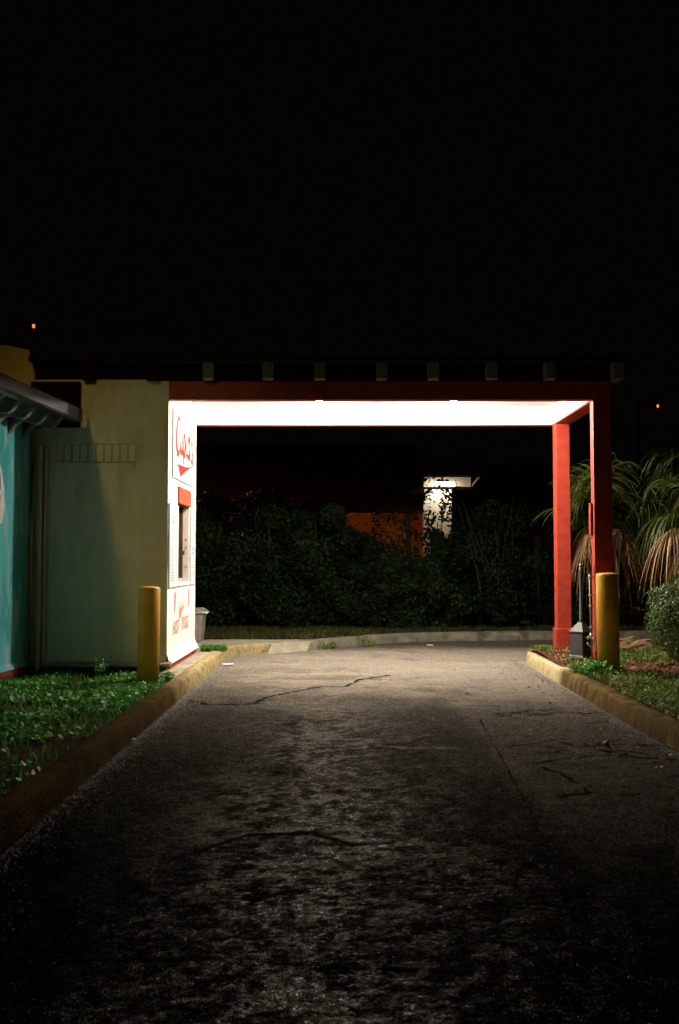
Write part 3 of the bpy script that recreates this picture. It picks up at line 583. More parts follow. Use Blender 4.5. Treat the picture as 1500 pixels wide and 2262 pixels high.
# two menu boards beside the window
def menu(y0, y1, label, rows, heads):
    t = thing('menu_board', label, 'menu board', (X1 + 0.004, (y0 + y1) / 2, 1.0), group='menu boards beside the serving window')
    def q(mb, name, m_, bev=0.0):
        mb.v = [(x - (X1 + 0.004), y - (y0 + y1) / 2, z - 1.0) for x, y, z in mb.v]; return mb.build(name, m_, t, bev)
    q(MB().box(X1 + 0.005, X1 + 0.018, y0, y1, 1.0, 1.90), 'board', M['menu_grey'], 0.002)
    q(MB().box(X1 + 0.005, X1 + 0.020, y0 - 0.008, y0, 0.995, 1.905), 'edge_trim', M['seam']); q(MB().box(X1 + 0.005, X1 + 0.020, y1, y1 + 0.006, 0.995, 1.905), 'edge_trim', M['seam'])
    for z in heads:
        h = MB()
        for r_ in range(2):
            for k in range(5):
                yy = y0 + (y1 - y0) * (0.25 + 0.1 * k); h.box(X1 + 0.0185, X1 + 0.0192, yy, yy + (y1 - y0) * 0.07, z - 0.05 * r_, z + 0.032 - 0.05 * r_)
        q(h, 'heading_print', M['pale_red'])['kind'] = 'stuff'
    for z in rows:
        h = MB()
        for r_ in range(random.choice((2, 3))):
            yy = y0 + (y1 - y0) * 0.14
            while yy < y0 + (y1 - y0) * random.uniform(0.45, 0.6):
                l = random.uniform(0.02, 0.05); h.box(X1 + 0.0185, X1 + 0.0192, yy, yy + l, z - 0.026 * r_, z + 0.014 - 0.026 * r_); yy += l + 0.012
            h.box(X1 + 0.0185, X1 + 0.0192, y1 - (y1 - y0) * 0.24, y1 - (y1 - y0) * 0.08, z - 0.026 * r_, z + 0.016 - 0.026 * r_)
        q(h, 'row_print', M['print_grey'])['kind'] = 'stuff'
menu(10.58, 11.13, 'grey printed menu board between cream corner and serving window', [1.62, 1.53, 1.44, 1.36, 1.28, 1.20, 1.12], [1.74])
menu(12.07, 12.42, 'narrow grey printed menu board beyond the serving window, nearest the far corner', [1.68, 1.60, 1.52, 1.30, 1.22, 1.14], [1.76, 1.42])

# ================================================================== CANOPY
cano = thing('drive_through_canopy', 'red drive-through canopy with white underside and rafter tails over the lane', 'canopy', (0.5, 11.5, 0))
def cp(mb, name, m_, bevel=0.0, parent=None):
    mb.v = [(x - 0.5, y - 11.5, z) for x, y, z in mb.v]; return mb.build(name, m_, parent or cano, bevel)
CX1 = 2.865; BB = 3.0; CZ = 3.237
def red_white_beam(name, x0, x1, y0, y1, z0, z1, inner):
    """red beam, its inner face lined with a white board"""
    o = cp(MB().box(x0, x1, y0, y1, z0, z1), name, M['red'], 0.006)
    return o
fbm_ = red_white_beam('front_beam', X1 + 0.003, CX1, Y0, Y0 + 0.13, BB, 3.20, 0)
red_white_beam('back_beam', X1 - 0.3, CX1, 12.575, 12.70, BB, 3.20, 0)
red_white_beam('side_beam', 2.675, CX1 - 0.002, Y0 + 0.131, 12.574, BB, 3.20, 0)
cp(MB().box(X1 + 0.012, 2.660, 12.560, 12.574, BB + 0.010, CZ), 'back_lining', M['white_paint'], 0.003)
cp(MB().box(2.660, 2.674, Y0 + 0.145, 12.559, BB + 0.010, CZ), 'side_lining', M['white_paint'], 0.003)
cp(MB().box(X1 + 0.012, 2.659, Y0 + 0.131, Y0 + 0.145, BB + 0.010, CZ), 'front_lining', M['white_paint'], 0.003)
for k in range(6):                                               # ceiling boards
    x0 = X1 + 0.013 + (2.672 - X1 - 0.013) / 6 * k
    cp(MB().box(x0 + 0.0015, x0 + (2.672 - X1 - 0.013) / 6 - 0.0015, Y0 + 0.06, 12.565, CZ + 0.001, CZ + 0.02), 'ceiling_board', M['white_paint'])
# columns
def column(x0, x1, y0, y1, zb, plinth, label=None):
    o = cp(MB().box(x0, x1, y0, y1, zb, BB - 0.001), 'column', M['red'], 0.008)
    if plinth: cp(MB().box(x0 - 0.02, x1 + 0.02, y0 - 0.02, y1 + 0.02, zb - 0.05, zb + 0.27), 'plinth', M['red'], 0.010, o)
    return o
col_f = column(2.668, 2.862, Y0 + 0.002, Y0 + 0.132, 0.08, False)
cp(MB().box(2.655, 2.875, Y0 - 0.012, Y0 + 0.15, 0.06, 0.34), 'plinth', M['red'], 0.008, col_f)
cp(MB().box(2.640, 2.667, Y0 + 0.05, Y0 + 0.12, 1.56, 1.90), 'junction_box', M['red'], 0.004, col_f)
col_b = column(2.668, 2.845, 12.40, 12.572, 0.18, True)
# rafters and roof
def rafter(u, m_):
    x = (u - 756) / 2200 * 10.43
    o = cp(MB().prism([(10.44, 3.202), (10.43, 3.214), (10.43, 3.385), (12.95, 3.43), (12.95, 3.285), (10.69, 3.265), (10.69, 3.202)], x - 0.058, x + 0.058, 'x'), 'rafter', m_, 0.005)
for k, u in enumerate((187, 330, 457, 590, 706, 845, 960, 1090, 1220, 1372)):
    rafter(u, M['red_shaded'] if k < 2 else M['rafter'])
cp(MB().prism([(10.40, 3.387), (10.40, 3.455), (13.05, 3.52), (13.05, 3.434)], X0 - 0.02, 2.98, 'x'), 'roof_deck', M['roof'], 0.006)
cp(MB().prism([(Y0 + 0.03, 3.203), (Y0 + 0.03, 3.386), (Y0 + 0.045, 3.386), (Y0 + 0.045, 3.203)], X0, CX1, 'x'), 'blocking', M['dark_wood'])

# canopy lamps: globe bulbs hanging from the ceiling
bulb_mat = emit('lamp_glow', LAMP_COL, LAMP_BULB)
def canopy_lamp(x, y, label):
    t = thing('canopy_lamp', label, 'lamp', (x, y, CZ), group='canopy ceiling lamps')
    MB().lathe([(0.075, 0.0), (0.075, -0.014), (0.05, -0.022), (0.045, -0.04), (0.0, -0.042)], 0, 0, 24).build('fixture_base', M['white_paint'], t)
    prof = [(0.0005, -0.044)] + [(0.042 * math.sin(a), -0.086 - 0.0 + 0.042 * math.cos(a)) for a in np.linspace(0.15, math.pi - 0.02, 14)]
    MB().lathe(prof, 0, 0, 24).build('bulb', bulb_mat, t, smooth=True)
    ld = bpy.data.lights.new('lamp_beam', 'SPOT'); ld.energy = LAMP_SPOT; ld.color = LAMP_COL; ld.spot_size = R(150); ld.spot_blend = 1.0; ld.shadow_soft_size = 0.045
    lo = bpy.data.objects.new('lamp_beam', ld); link(lo, t); lo.location = (0, 0, -0.131)
    return t
canopy_lamp(-0.27, 11.55, 'left glowing bulb under the white canopy ceiling')
canopy_lamp(1.30, 11.55, 'right glowing bulb under the white canopy ceiling')

# ================================================================== TEAL BUILDING (left)
teal = thing('teal_building', 'teal mural-painted building with curled eave brackets at left edge', 'building', (-3.30, 10.45, 0), R(-4.6))
def tp(mb, name, m_, bevel=0.0, parent=None, smooth=False): return mb.build(name, m_, parent or teal, bevel, smooth)
tw = tp(MB().box(-4.0, 0.0, -9.0, 0.08, 0.20, 2.84), 'wall', M['teal'])
tp(MB().box(-4.0, 0.02, -9.0, 0.08, -0.02, 0.198), 'base_course', M['red_brick'], 0.004)
tp(MB().prism([(0.0, 0.198), (0.035, 0.2), (0.0, 0.26)], -9.0, 0.08, 'y'), 'foot_flare', M['teal'])
# roof slab, soffit and gutter (two lengths with a joint)
tp(MB().prism([(0.47, 2.815), (0.47, 2.875), (-3.8, 4.15), (-3.8, 4.05)], -9.0, 0.02, 'y'), 'roof', M['roof'])
gut = [(0.47, 2.74), (0.56, 2.74), (0.575, 2.76), (0.575, 2.875), (0.56, 2.875), (0.56, 2.77), (0.485, 2.77), (0.485, 2.875), (0.47, 2.875)]
tp(MB().prism(gut, -0.93, -0.01, 'y'), 'gutter', M['gutter'])
tp(MB().prism([(p * 1.0 + 0.004, q) for p, q in gut], -9.0, -0.935, 'y'), 'gutter', M['gutter'])
br = [(0.0, 2.83), (0.44, 2.815), (0.44, 2.765)]
for t_ in np.linspace(0, 1, 12): br.append((0.40 - 0.38 * t_, 2.755 - 0.175 * t_ - 0.055 * math.sin(t_ * 2 * math.pi)))
br += [(0.0, 2.555)]
bme = MB().prism(br, -0.035, 0.035, 'y').mesh('bracket', M['bracket'])
for k in range(9):
    o = link(bpy.data.objects.new('bracket', bme), teal); o.location = (0.001, -0.16 - 0.36 * k, 0)
    bv = o.modifiers.new('bevel', 'BEVEL'); bv.width = 0.004; bv.segments = 1; bv.limit_method = 'ANGLE'
# mural letter fragment
lm = MB().add([(0.004, -0.86, 1.62), (0.004, -0.66, 1.66), (0.004, -0.605, 1.80), (0.004, -0.62, 2.0), (0.004, -0.69, 2.18), (0.004, -0.80, 2.32), (0.004, -1.1, 2.40), (0.004, -1.3, 2.0), (0.004, -1.1, 1.62)], [tuple(range(9))])
tp(lm, 'mural_letter', M['mural_white'])
for pts, wd in (([(-0.78, 2.28), (-0.74, 2.10), (-0.72, 1.98)], [0.03, 0.05, 0.02]), ([(-0.76, 1.98), (-0.735, 1.90), (-0.75, 1.82)], [0.02, 0.045, 0.02]), ([(-0.90, 1.70), (-0.79, 1.72), (-0.72, 1.80)], [0.05, 0.04, 0.015]), ([(-1.0, 2.3), (-0.95, 1.9), (-1.0, 1.7)], [0.04, 0.05, 0.04])):
    tp(ribbon(pts, wd, 0.0055), 'mural_stroke', M['mural_blue'])
# tan parapet above the roof
par = thing('parapet_wall', 'tan stucco parapet end rising behind the dark roof at upper left', 'wall', (-3.6, 10.75, 0))
MB().prism([(-2.5, 2.4), (0.33, 2.4), (0.30, 3.16), (0.19, 3.58), (-0.05, 3.63), (-2.5, 3.72)], -0.02, 0.25, 'y').build('parapet_face', M['tan_wall'], par, 0.01)

# ================================================================== BOLLARDS
def bollard(x, y, z0, h, r, label, lean):
    t = thing('bollard', label, 'bollard', (x, y, z0), group='yellow steel bollards'); t.rotation_euler = (lean[0], lean[1], 0)
    MB().lathe([(r, -0.1), (r, h - 0.02), (r - 0.004, h - 0.006), (r - 0.010, h), (r * 0.6, h + 0.006), (0.001, h + 0.010)], 0, 0, 40).build('post', M['yellow'], t, smooth=True)
    MB().lathe([(r * 1.0 + 0.004, -0.08), (r * 1.0 + 0.004, -0.02), (r * 1.0 + 0.0005, -0.0)], 0, 0, 40).build('base_ring', M['concrete'], t)
bollard(-1.885, 9.72, 0.085, 0.945, 0.105, 'yellow bollard in the grass by the white kiosk corner', (0, R(0.5)))
bollard(2.72, 10.24, 0.135, 1.02, 0.113, 'yellow bollard in the planting bed before the red front column', (0, R(-0.3)))

# ================================================================== CIGARETTE RECEPTACLE
cg = thing('cigarette_receptacle', 'black cigarette receptacle with pyramid shoulder and thin neck between the red columns', 'ash bin', (2.745, 11.5, 0.185), R(38))
def frustum(r0, z0, r1, z1): # square
    v = [(sx * r0, sy_ * r0, z0) for sx, sy_ in ((-1, -1), (1, -1), (1, 1), (-1, 1))] + [(sx * r1, sy_ * r1, z1) for sx, sy_ in ((-1, -1), (1, -1), (1, 1), (-1, 1))]
    return MB().add(v, [(3, 2, 1, 0), (4, 5, 6, 7), (0, 1, 5, 4), (1, 2, 6, 5), (2, 3, 7, 6), (3, 0, 4, 7)])
frustum(0.092, -0.03, 0.088, 0.27).build('body', M['black'], cg, 0.008)
frustum(0.105, -0.03, 0.102, 0.022).build('foot', M['metal'], cg, 0.006)
frustum(0.094, 0.271, 0.104, 0.288).build('collar', M['black'], cg, 0.003)
frustum(0.104, 0.289, 0.026, 0.40).build('shoulder', M['black'], cg, 0.006)
MB().lathe([(0.025, 0.401), (0.021, 0.43), (0.017, 0.70), (0.015, 1.00), (0.018, 1.005), (0.018, 1.018), (0.012, 1.022), (0.012, 1.03), (0.021, 1.036), (0.023, 1.05), (0.018, 1.064), (0.002, 1.07)], 0, 0, 16).build('neck', M['metal'], cg, smooth=True)
MB().box(-0.06, 0.06, -0.0925, -0.0905, 0.225, 0.243).build('warning_strip', M['pale_red'], cg)

# ================================================================== PIPE ON THE FRONT COLUMN
pi = thing('standpipe', 'thin grey pipe with pale clamps and a tap beside the front red column', 'pipe', (2.645, 10.60, 0.14))
def pz(v): return EYE + (1238 - v) * 10.6 / 2200 - 0.14
def px(z): return -0.004 - 0.018 * (z / 1.1)
MB().tube([(px(0) + 0.004, 0, 0.0), (px(pz(1385)), 0, pz(1385)), (px(pz(1262)), 0, pz(1262))], 0.0085, 10).build('pipe_run', M['metal'], pi, smooth=True)
MB().tube([(px(pz(1264)), 0, pz(1266)), (px(pz(1262)) - 0.004, 0, pz(1255)), (px(1.1) - 0.008, 0, pz(1243))], [0.016, 0.022, 0.020], 12).build('cap_box', M['black'], pi)
for v in (1274, 1314, 1338, 1385):
    z = pz(v); MB().lathe([(0.010, z - 0.012), (0.016, z - 0.009), (0.016, z + 0.009), (0.010, z + 0.012)], px(z), 0, 14).build('clamp', M['pale_metal'], pi)
    MB().box(px(z), 0.023, -0.005, 0.005, z - 0.006, z + 0.006).build('clamp_arm', M['metal'], pi)
z = pz(1404); MB().lathe([(0.012, z - 0.03), (0.019, z - 0.02), (0.019, z + 0.02), (0.012, z + 0.03)], px(z), 0, 14).build('tap_body', M['pale_metal'], pi)
tp_ = MB().tube([(px(z), 0, z), (px(z) - 0.035, -0.01, z - 0.005), (px(z) - 0.038, -0.01, z - 0.035)], 0.008, 8); tp_.build('tap_spout', M['pale_metal'], pi)
z = pz(1424); MB().tube([(px(z), 0, z - 0.015), (px(z) - 0.025, -0.01, z - 0.005), (px(z) - 0.045, -0.012, z + 0.02), (px(z) - 0.035, -0.012, z + 0.03)], 0.009, 8).build('tap_spout', M['pale_metal'], pi)
MB().lathe([(0.004, pz(1418)), (0.013, pz(1416)), (0.013, pz(1408)), (0.004, pz(1406))], 0.012, -0.02, 12).build('valve_handle', M['paper'], pi)
MB().lathe([(0.006, pz(1478)), (0.014, pz(1476)), (0.012, pz(1466)), (0.004, pz(1464))], 0.016, -0.03, 12).build('drain_plug', M['pale_metal'], pi)

# ================================================================== BIN AND RED BOARD
bn = thing('waste_bin', 'small grey lidded waste bin standing behind the white kiosk wall', 'bin', (-2.20, 14.35, 0.139))
frustum(0.19, 0.0, 0.225, 0.40).build('body', M['grey_plastic'], bn, 0.02)
frustum(0.245, 0.395, 0.245, 0.43).build('rim', M['pale_metal'], bn, 0.01)
frustum(0.235, 0.431, 0.19, 0.47).build('lid', M['grey_plastic'], bn, 0.012)
MB().tube([(0.245, -0.1, 0.41), (0.275, -0.1, 0.40), (0.275, 0.1, 0.40), (0.245, 0.1, 0.41)], 0.012, 8).build('handle', M['pale_metal'], bn)
tag(MB().box(-0.22, 0.22, -0.03, 0.03, 0.0, 0.03, Matrix.Translation((-1.85, 15.0, 0.125)) @ Matrix.Rotation(R(4), 4, 'Z')).build('red_board', M['red'], None, 0.004), 'short red board lying on the grass beside the grey bin', 'board')

# ================================================================== FOLIAGE TOOLS
def blades(P, h, wd, lean, name, m_, tint=None):
    """grass blades rooted at P (n,3)"""
    n = len(P); a = rng.uniform(0, 2 * np.pi, n); H = h * rng.uniform(0.45, 1.25, n); Wd = wd * rng.uniform(0.6, 1.4, n); ln = lean * rng.uniform(0.2, 1.3, n)
    d = np.stack([np.cos(a), np.sin(a), 0 * a], 1); s = np.stack([-np.sin(a), np.cos(a), 0 * a], 1); up = np.array([0, 0, 1.0])
    v0 = P - s * Wd[:, None] / 2; v1 = P + s * Wd[:, None] / 2
    mid = P + up * (H * 0.6)[:, None] + d * (ln * H * 0.35)[:, None]
    v2 = mid + s * Wd[:, None] * 0.4; v3 = mid - s * Wd[:, None] * 0.4
    tip = P + up * (H * (1 - 0.25 * ln))[:, None] + d * (ln * H)[:, None]
    v4 = tip + s * Wd[:, None] * 0.06; v5 = tip - s * Wd[:, None] * 0.06
    V = np.stack([v0, v1, v2, v3, v4, v5], 1).reshape(-1, 3); i = np.arange(n) * 6
    F = np.concatenate([np.stack([i, i + 1, i + 2, i + 3], 1), np.stack([i + 3, i + 2, i + 4, i + 5], 1)])
    t = rng.uniform(0, 1, n) if tint is None else tint
    return np_mesh(name, V, F, m_, {'tint': np.repeat(t, 6)})
def leaves(P, Nrm, L_, wd, name, m_, tint=None, fold=0.25):
    """pointed leaves centred at P, roughly facing Nrm"""
    n = len(P); Nrm = Nrm + rng.normal(0, 0.55, (n, 3)); Nrm /= np.linalg.norm(Nrm, axis=1)[:, None]
    a = rng.normal(0, 1, (n, 3)); a -= Nrm * (a * Nrm).sum(1)[:, None]; a /= np.linalg.norm(a, axis=1)[:, None]; b = np.cross(Nrm, a)
    Ln = (L_ * rng.uniform(0.55, 1.35, n))[:, None]; Wn = Ln * wd
    V = np.stack([P - a * Ln / 2, P + b * Wn / 2 - Nrm * Ln * fold * 0.3, P + a * Ln / 2 - Nrm * Ln * fold * 0.5, P - b * Wn / 2 - Nrm * Ln * fold * 0.3], 1).reshape(-1, 3)
    i = np.arange(n) * 4; F = np.concatenate([np.stack([i, i + 1, i + 2], 1), np.stack([i, i + 2, i + 3], 1)])
    t = rng.uniform(0, 1, n) if tint is None else tint
    return np_mesh(name, V, F, m_, {'tint': np.repeat(t, 4)})
def stuff(name, me, label, cat):
    o = link(bpy.data.objects.new(name, me)); return tag(o, label, cat, kind='stuff')
def scatter(n, x0, x1, y0, y1, zf, keep=None):
    x = rng.uniform(x0, x1, n); y = rng.uniform(y0, y1, n)
    if keep is not None: k = keep(x, y); x = x[k]; y = y[k]
    return np.stack([x, y, zf(x, y)], 1)

# ---- ground cover, left strip: broad leaves and grass, patchy
def patch(seed, f, lo, hi): return lambda x, y: (sstep(lo, hi, fbm(x * f, y * f, seed)) > rng.uniform(0, 1, len(x)))
inwall = lambda x, y: x > (-3.30 - (10.45 - y) * 0.08 + 0.01)
P = scatter(52000, -4.0, -1.70, 3.6, 10.48, zl, lambda x, y: inwall(x, y) & patch(401, 1.6, 0.34, 0.54)(x, y) & (rng.uniform(0, 1, len(x)) < 0.10 + 0.9 * sstep(6.6, 8.3, y + 0.5 * np.sin(x * 5))))
stuff('ground_cover', leaves(P + np.array([0, 0, 1]) * rng.uniform(0.005, 0.06, len(P))[:, None], np.tile([0.1, 0.1, 1.0], (len(P), 1)), 0.050, 0.66, 'ground_cover', M['grass']), 'glossy green ground cover leaves beside the left kerb', 'ground cover')
P = scatter(13000, -4.0, -1.68, 3.0, 10.5, zl, lambda x, y: inwall(x, y) & patch(411, 2.1, 0.30, 0.55)(x, y) & (rng.uniform(0, 1, len(x)) < 0.30 + 0.7 * sstep(6.4, 8.0, y)))
stuff('grass', blades(P, 0.075, 0.007, 0.7, 'grass', M['grass']), 'short grass among the ground cover on the left strip', 'grass')
# ---- right bed
P = scatter(46000, 2.42, 6.5, 5.0, 13.0, zr, lambda x, y: patch(421, 1.5, 0.34, 0.56)(x, y) & ~((np.hypot((x - 2.62), (y - 11.7) * 0.8) < 0.55) & (rng.uniform(0, 1, len(x)) < 0.9)))
stuff('ground_cover', leaves(P + np.array([0, 0, 1]) * rng.uniform(0.005, 0.06, len(P))[:, None], np.tile([-0.1, 0.1, 1.0], (len(P), 1)), 0.034, 0.6, 'ground_cover', M['grass_r']), 'green ground cover leaves in the bed right of the lane', 'ground cover')
P = scatter(34000, 2.42, 6.5, 5.0, 13.0, zr, lambda x, y: patch(431, 1.8, 0.36, 0.6)(x, y) & ~((np.hypot((x - 2.62), (y - 11.7) * 0.8) < 0.5) & (rng.uniform(0, 1, len(x)) < 0.75)))
stuff('grass', blades(P, 0.07, 0.007, 0.8, 'grass', M['grass_r']), 'short grass in the bed right of the lane', 'grass')
P = scatter(9000, 2.42, 5.5, 6.0, 13.0, zr)
stuff('mulch', leaves(P + np.array([0, 0, 0.010]), np.tile([0, 0, 1.0], (len(P), 1)), 0.05, 0.4, 'mulch', M['mulch']), 'reddish bark mulch and dry leaves around the red columns', 'mulch')
# ---- back verge
P = scatter(50000, -3.2, 6.0, 14.55, 17.2, zb, lambda x, y: y > back_edge(x) + 0.06 + 0.05 * rng.normal(0, 1, len(x)))
stuff('grass', blades(P, 0.08, 0.010, 0.7, 'grass', M['verge']), 'dim grass verge behind the far kerb', 'grass')
P = scatter(1500, -1.80, -1.45, 12.62, 13.05, lambda x, y: 0.138 + 0 * x, lambda x, y: (x + 1.66) ** 2 / 0.03 + (y - 12.85) ** 2 / 0.05 < 1.1)
stuff('grass', blades(P, 0.07, 0.008, 0.7, 'grass', M['grass']), 'bright grass tuft on the pavement at the far kiosk corner', 'grass')
P = np.concatenate([scatter(120, -0.28, -0.1, 14.5, 14.75, lambda x, y: 0 * x), scatter(90, 0.3, 0.5, 14.9, 15.1, lambda x, y: 0 * x)])
stuff('weed', leaves(P + np.array([0, 0, 1]) * rng.uniform(0.01, 0.1, len(P))[:, None], np.tile([0, -0.2, 1.0], (len(P), 1)), 0.05, 0.5, 'weed', M['grass_r']), 'low weeds growing at the foot of the far kerb', 'weed')
# ---- gravel, chips and dry leaves along the lane edges
def stones(P, r, name, m_):
    n = len(P); base = np.array([(1, 0, 0), (-1, 0, 0), (0, 1, 0), (0, -1, 0), (0, 0, 1), (0, 0, -1)], float)
    fc = np.array([(0, 2, 4), (2, 1, 4), (1, 3, 4), (3, 0, 4), (2, 0, 5), (1, 2, 5), (3, 1, 5), (0, 3, 5)])
    sc = r * rng.uniform(0.4, 1.5, (n, 1, 1)) * rng.uniform(0.6, 1.2, (n, 6, 1)); V = (P[:, None, :] + base[None] * sc).reshape(-1, 3)
    F = (fc[None] + np.arange(n)[:, None, None] * 6).reshape(-1, 3)
    return np_mesh(name, V, F, m_, {'tint': np.repeat(rng.uniform(0, 1, n), 6)})
zz = lambda x, y: road_z(x, y) + 0.002
P1 = scatter(5200, 0, 1, 3.0, 13.4, lambda x, y: 0 * x); P1[:, 0] = -1.49 + rng.exponential(0.055, len(P1)); 
P2 = scatter(3000, 0, 1, 5.0, 12.6, lambda x, y: 0 * x); P2[:, 0] = 2.24 - rng.exponential(0.06, len(P2))
P3 = scatter(700, -1.4, 2.2, 2.6, 12.5, lambda x, y: 0 * x)
P = np.concatenate([P1, P2, P3]); P[:, 2] = zz(P[:, 0], P[:, 1])
stuff('gravel', stones(P, 0.0055, 'gravel', M['gravel']), 'loose grit lying along the lane edges', 'gravel')
P = scatter(260, 0, 1, 5.0, 12.8, lambda x, y: 0 * x); P[:, 0] = 2.22 - rng.exponential(0.22, len(P)); P[:, 2] = zz(P[:, 0], P[:, 1]) + 0.006
stuff('leaf_litter', leaves(P, np.tile([0, 0, 1.0], (len(P), 1)), 0.032, 0.5, 'leaf_litter', M['dry_leaf']), 'small dry leaves scattered on asphalt by the right kerb', 'leaf litter')

def dead_leaf(x, y, s, label):
    t = thing('fallen_leaf', label, 'leaf', (x, y, float(zz(np.array([x]), np.array([y]))[0])), random.uniform(0, 6), 'crumpled fallen leaves on the lane')
    m = MB(); n = 7
    pts = []
    for i in range(n):
        for j in range(3):
            f = i / (n - 1); wv = math.sin(f * math.pi * 0.92 + 0.15) * 0.45
            pts.append((s * (f - 0.5), s * wv * (j - 1) * 0.6, s * (0.05 + 0.45 * abs(j - 1) * wv + 0.16 * math.sin(f * 5.0) ** 2 + random.uniform(0, 0.08))))
    m.add(pts, [(i * 3 + j, i * 3 + j + 1, i * 3 + j + 4, i * 3 + j + 3) for i in range(n - 1) for j in range(2)])
    me = m.mesh('blade', M['dry_leaf'])
    o = link(bpy.data.objects.new('blade', me), t)
    MB().tube([(-0.5 * s, 0, 0.10 * s), (-0.65 * s, 0.02 * s, 0.16 * s), (-0.8 * s, 0.05 * s, 0.06 * s)], 0.02 * s, 5).build('stem', M['bark'], t)
dead_leaf(1.77, 6.88, 0.15, 'largest crumpled brown leaf lying on the right side of the lane')
dead_leaf(1.92, 7.55, 0.09, 'brown leaf by the right kerb, farther than the largest leaf')
dead_leaf(2.12, 6.55, 0.09, 'brown leaf close against the near right kerb')
dead_leaf(1.20, 9.6, 0.07, 'small dark leaf alone on the pale far asphalt')
# litter
tag(MB().box(-0.07, 0.07, -0.022, 0.022, 0.0, 0.018, Matrix.Translation((-1.40, 12.25, 0.012)) @ Matrix.Rotation(R(20), 4, 'Z')).build('paper_scrap', M['paper'], None, 0.004), 'white paper scrap on asphalt beside the far left kerb', 'litter')
tag(MB().box(-0.012, 0.012, -0.02, 0.02, 0.0, 0.030, Matrix.Translation((-1.46, 7.05, 0.012)) @ Matrix.Rotation(R(30), 4, 'Z')).build('paper_scrap', M['paper'], None, 0.004), 'tiny white scrap at the foot of the near left kerb', 'litter')
tag(MB().lathe([(0.05, 0.0), (0.055, 0.008), (0.03, 0.014), (0.001, 0.015)], 1.33, 15.2, 14).build('bottle_lid', M['paper']), 'flat white lid on the dark asphalt before the far kerb', 'litter')

# ---- weeds standing by the kiosk front
def weed(x, y, h, n, label):
    t = thing('weed', label, 'weed', (x, y, float(zl(np.array([x]), np.array([y]))[0])), 0, 'tall weeds at the kiosk foot')
    LP = []
    for s_ in range(3):
        st = MB(); a = random.uniform(0, 6.28); tipx = 0.05 * math.cos(a); tipy = 0.05 * math.sin(a); hh = h * random.uniform(0.6, 1)
        st.tube([(0, 0, -0.02), (tipx * 0.3, tipy * 0.3, hh * 0.5), (tipx, tipy, hh)], [0.004, 0.003, 0.0015], 5); st.build('stem', M['bark'], t)
        for k in range(n):
            f = random.uniform(0.35, 1.0); LP.append((tipx * f + random.uniform(-0.045, 0.045), tipy * f + random.uniform(-0.045, 0.045), hh * f))
    LP = np.array(LP)
    link(bpy.data.objects.new('leaf_tuft', leaves(LP, np.tile([0.3, -0.2, 1.0], (len(LP), 1)), 0.055, 0.45, 'leaf_tuft', M['grass'])), t)['kind'] = 'stuff'
weed(-2.42, 10.1, 0.30, 12, 'tall leafy weed before the cream wall, left of the bollard')
weed(-2.02, 10.22, 0.33, 14, 'tall leafy weed just left of the left bollard')
weed(-1.73, 9.86, 0.14, 22, 'low leafy weed right of the left bollard against the kerb')
weed(2.50, 10.35, 0.16, 26, 'leafy clump left of the right bollard at the kerb')  if False else None

# ---- bushes of the far hedge
def bush(x, y, rx, ry, top, n, label, ls=0.075, air=0.0, group='dark bushes behind the far kerb', stems=5, fill=0):
    z0 = 0.10; t = thing('bush', label, 'bush', (x, y, z0), 0, group)
    H = top - z0
    # lumpy volume: several overlapping blobs
    nb_ = 24 if air == 0 else 14
    if air == 0: n = int(n * 1.3)
    ctr = np.stack([rng.uniform(-0.62, 0.62, nb_) * rx, rng.uniform(-0.6, 0.6, nb_) * ry, np.concatenate([rng.uniform(0.12, 0.80, nb_ - 4), rng.uniform(0.04, 0.16, 4)]) * H], 1); rad = rng.uniform(0.24, 0.44, nb_) * min(rx * 1.2, H * 0.75)
    k = rng.integers(0, nb_, n); d = rng.normal(0, 1, (n, 3)); d /= np.linalg.norm(d, axis=1)[:, None]
    rr = rad[k] * rng.uniform(0.55 if air == 0 else 0.2, 1.08, n); P = ctr[k] + d * rr[:, None] * np.array([1.0, 1.0, 0.9])
    ok = (P[:, 2] > 0.02) & (P[:, 2] < H * (1.0 + 0.06 * rng.normal(0, 1, n))); P = P[ok]; d = d[ok]
    if fill:
        Q = np.stack([rng.uniform(-1, 1, fill) * rx, rng.uniform(-0.5, 0.5, fill) * ry, rng.uniform(0.45, 1.0, fill) * H], 1)
        Q = Q[vnoise(Q[:, 0] * 7 + 3, Q[:, 2] * 7, 55) > 0.42]; P = np.concatenate([P, Q]); d = np.concatenate([d, np.tile([0.0, -0.6, 0.5], (len(Q), 1))])
    tint = np.clip(vnoise(P[:, 0] * 3 + 11, P[:, 2] * 3 + P[:, 1], 77) * 0.9 + rng.normal(0, 0.18, len(P)), 0, 1)
    link(bpy.data.objects.new('foliage', leaves(P, d, ls, 0.5, 'foliage', M['hedge'], tint)), t)
    for s_ in range(stems):
        st = MB(); a = random.uniform(0, 6.28); f = random.uniform(0.3, 0.8)
        st.tube([(0.1 * math.cos(a), 0.1 * math.sin(a), -0.05), (0.3 * rx * f * math.cos(a), 0.3 * ry * math.sin(a), H * 0.45), (0.6 * rx * f * math.cos(a), 0.5 * ry * math.sin(a), H * 0.74)], [0.025, 0.018, 0.006], 6)
        st.build('stem', M['bark'], t)
    return t
bush(-3.6, 17.6, 1.0, 0.8, 2.75, 9000, 'tall dark bush at the left end of the hedge, hidden behind the kiosk')
bush(-2.3, 17.3, 0.95, 0.8, 2.62, 15000, 'tall dark bush behind the grey bin')
bush(-1.25, 17.4, 0.9, 0.8, 2.68, 15000, 'tall dark bush behind the end of the pavement ramp')
bush(-0.35, 17.2, 0.85, 0.8, 2.52, 15000, 'tall dark bush just left of the orange wall gap')
bush(0.25, 17.6, 0.55, 0.6, 2.15, 8000, 'mid-height bush sloping down below the orange wall')
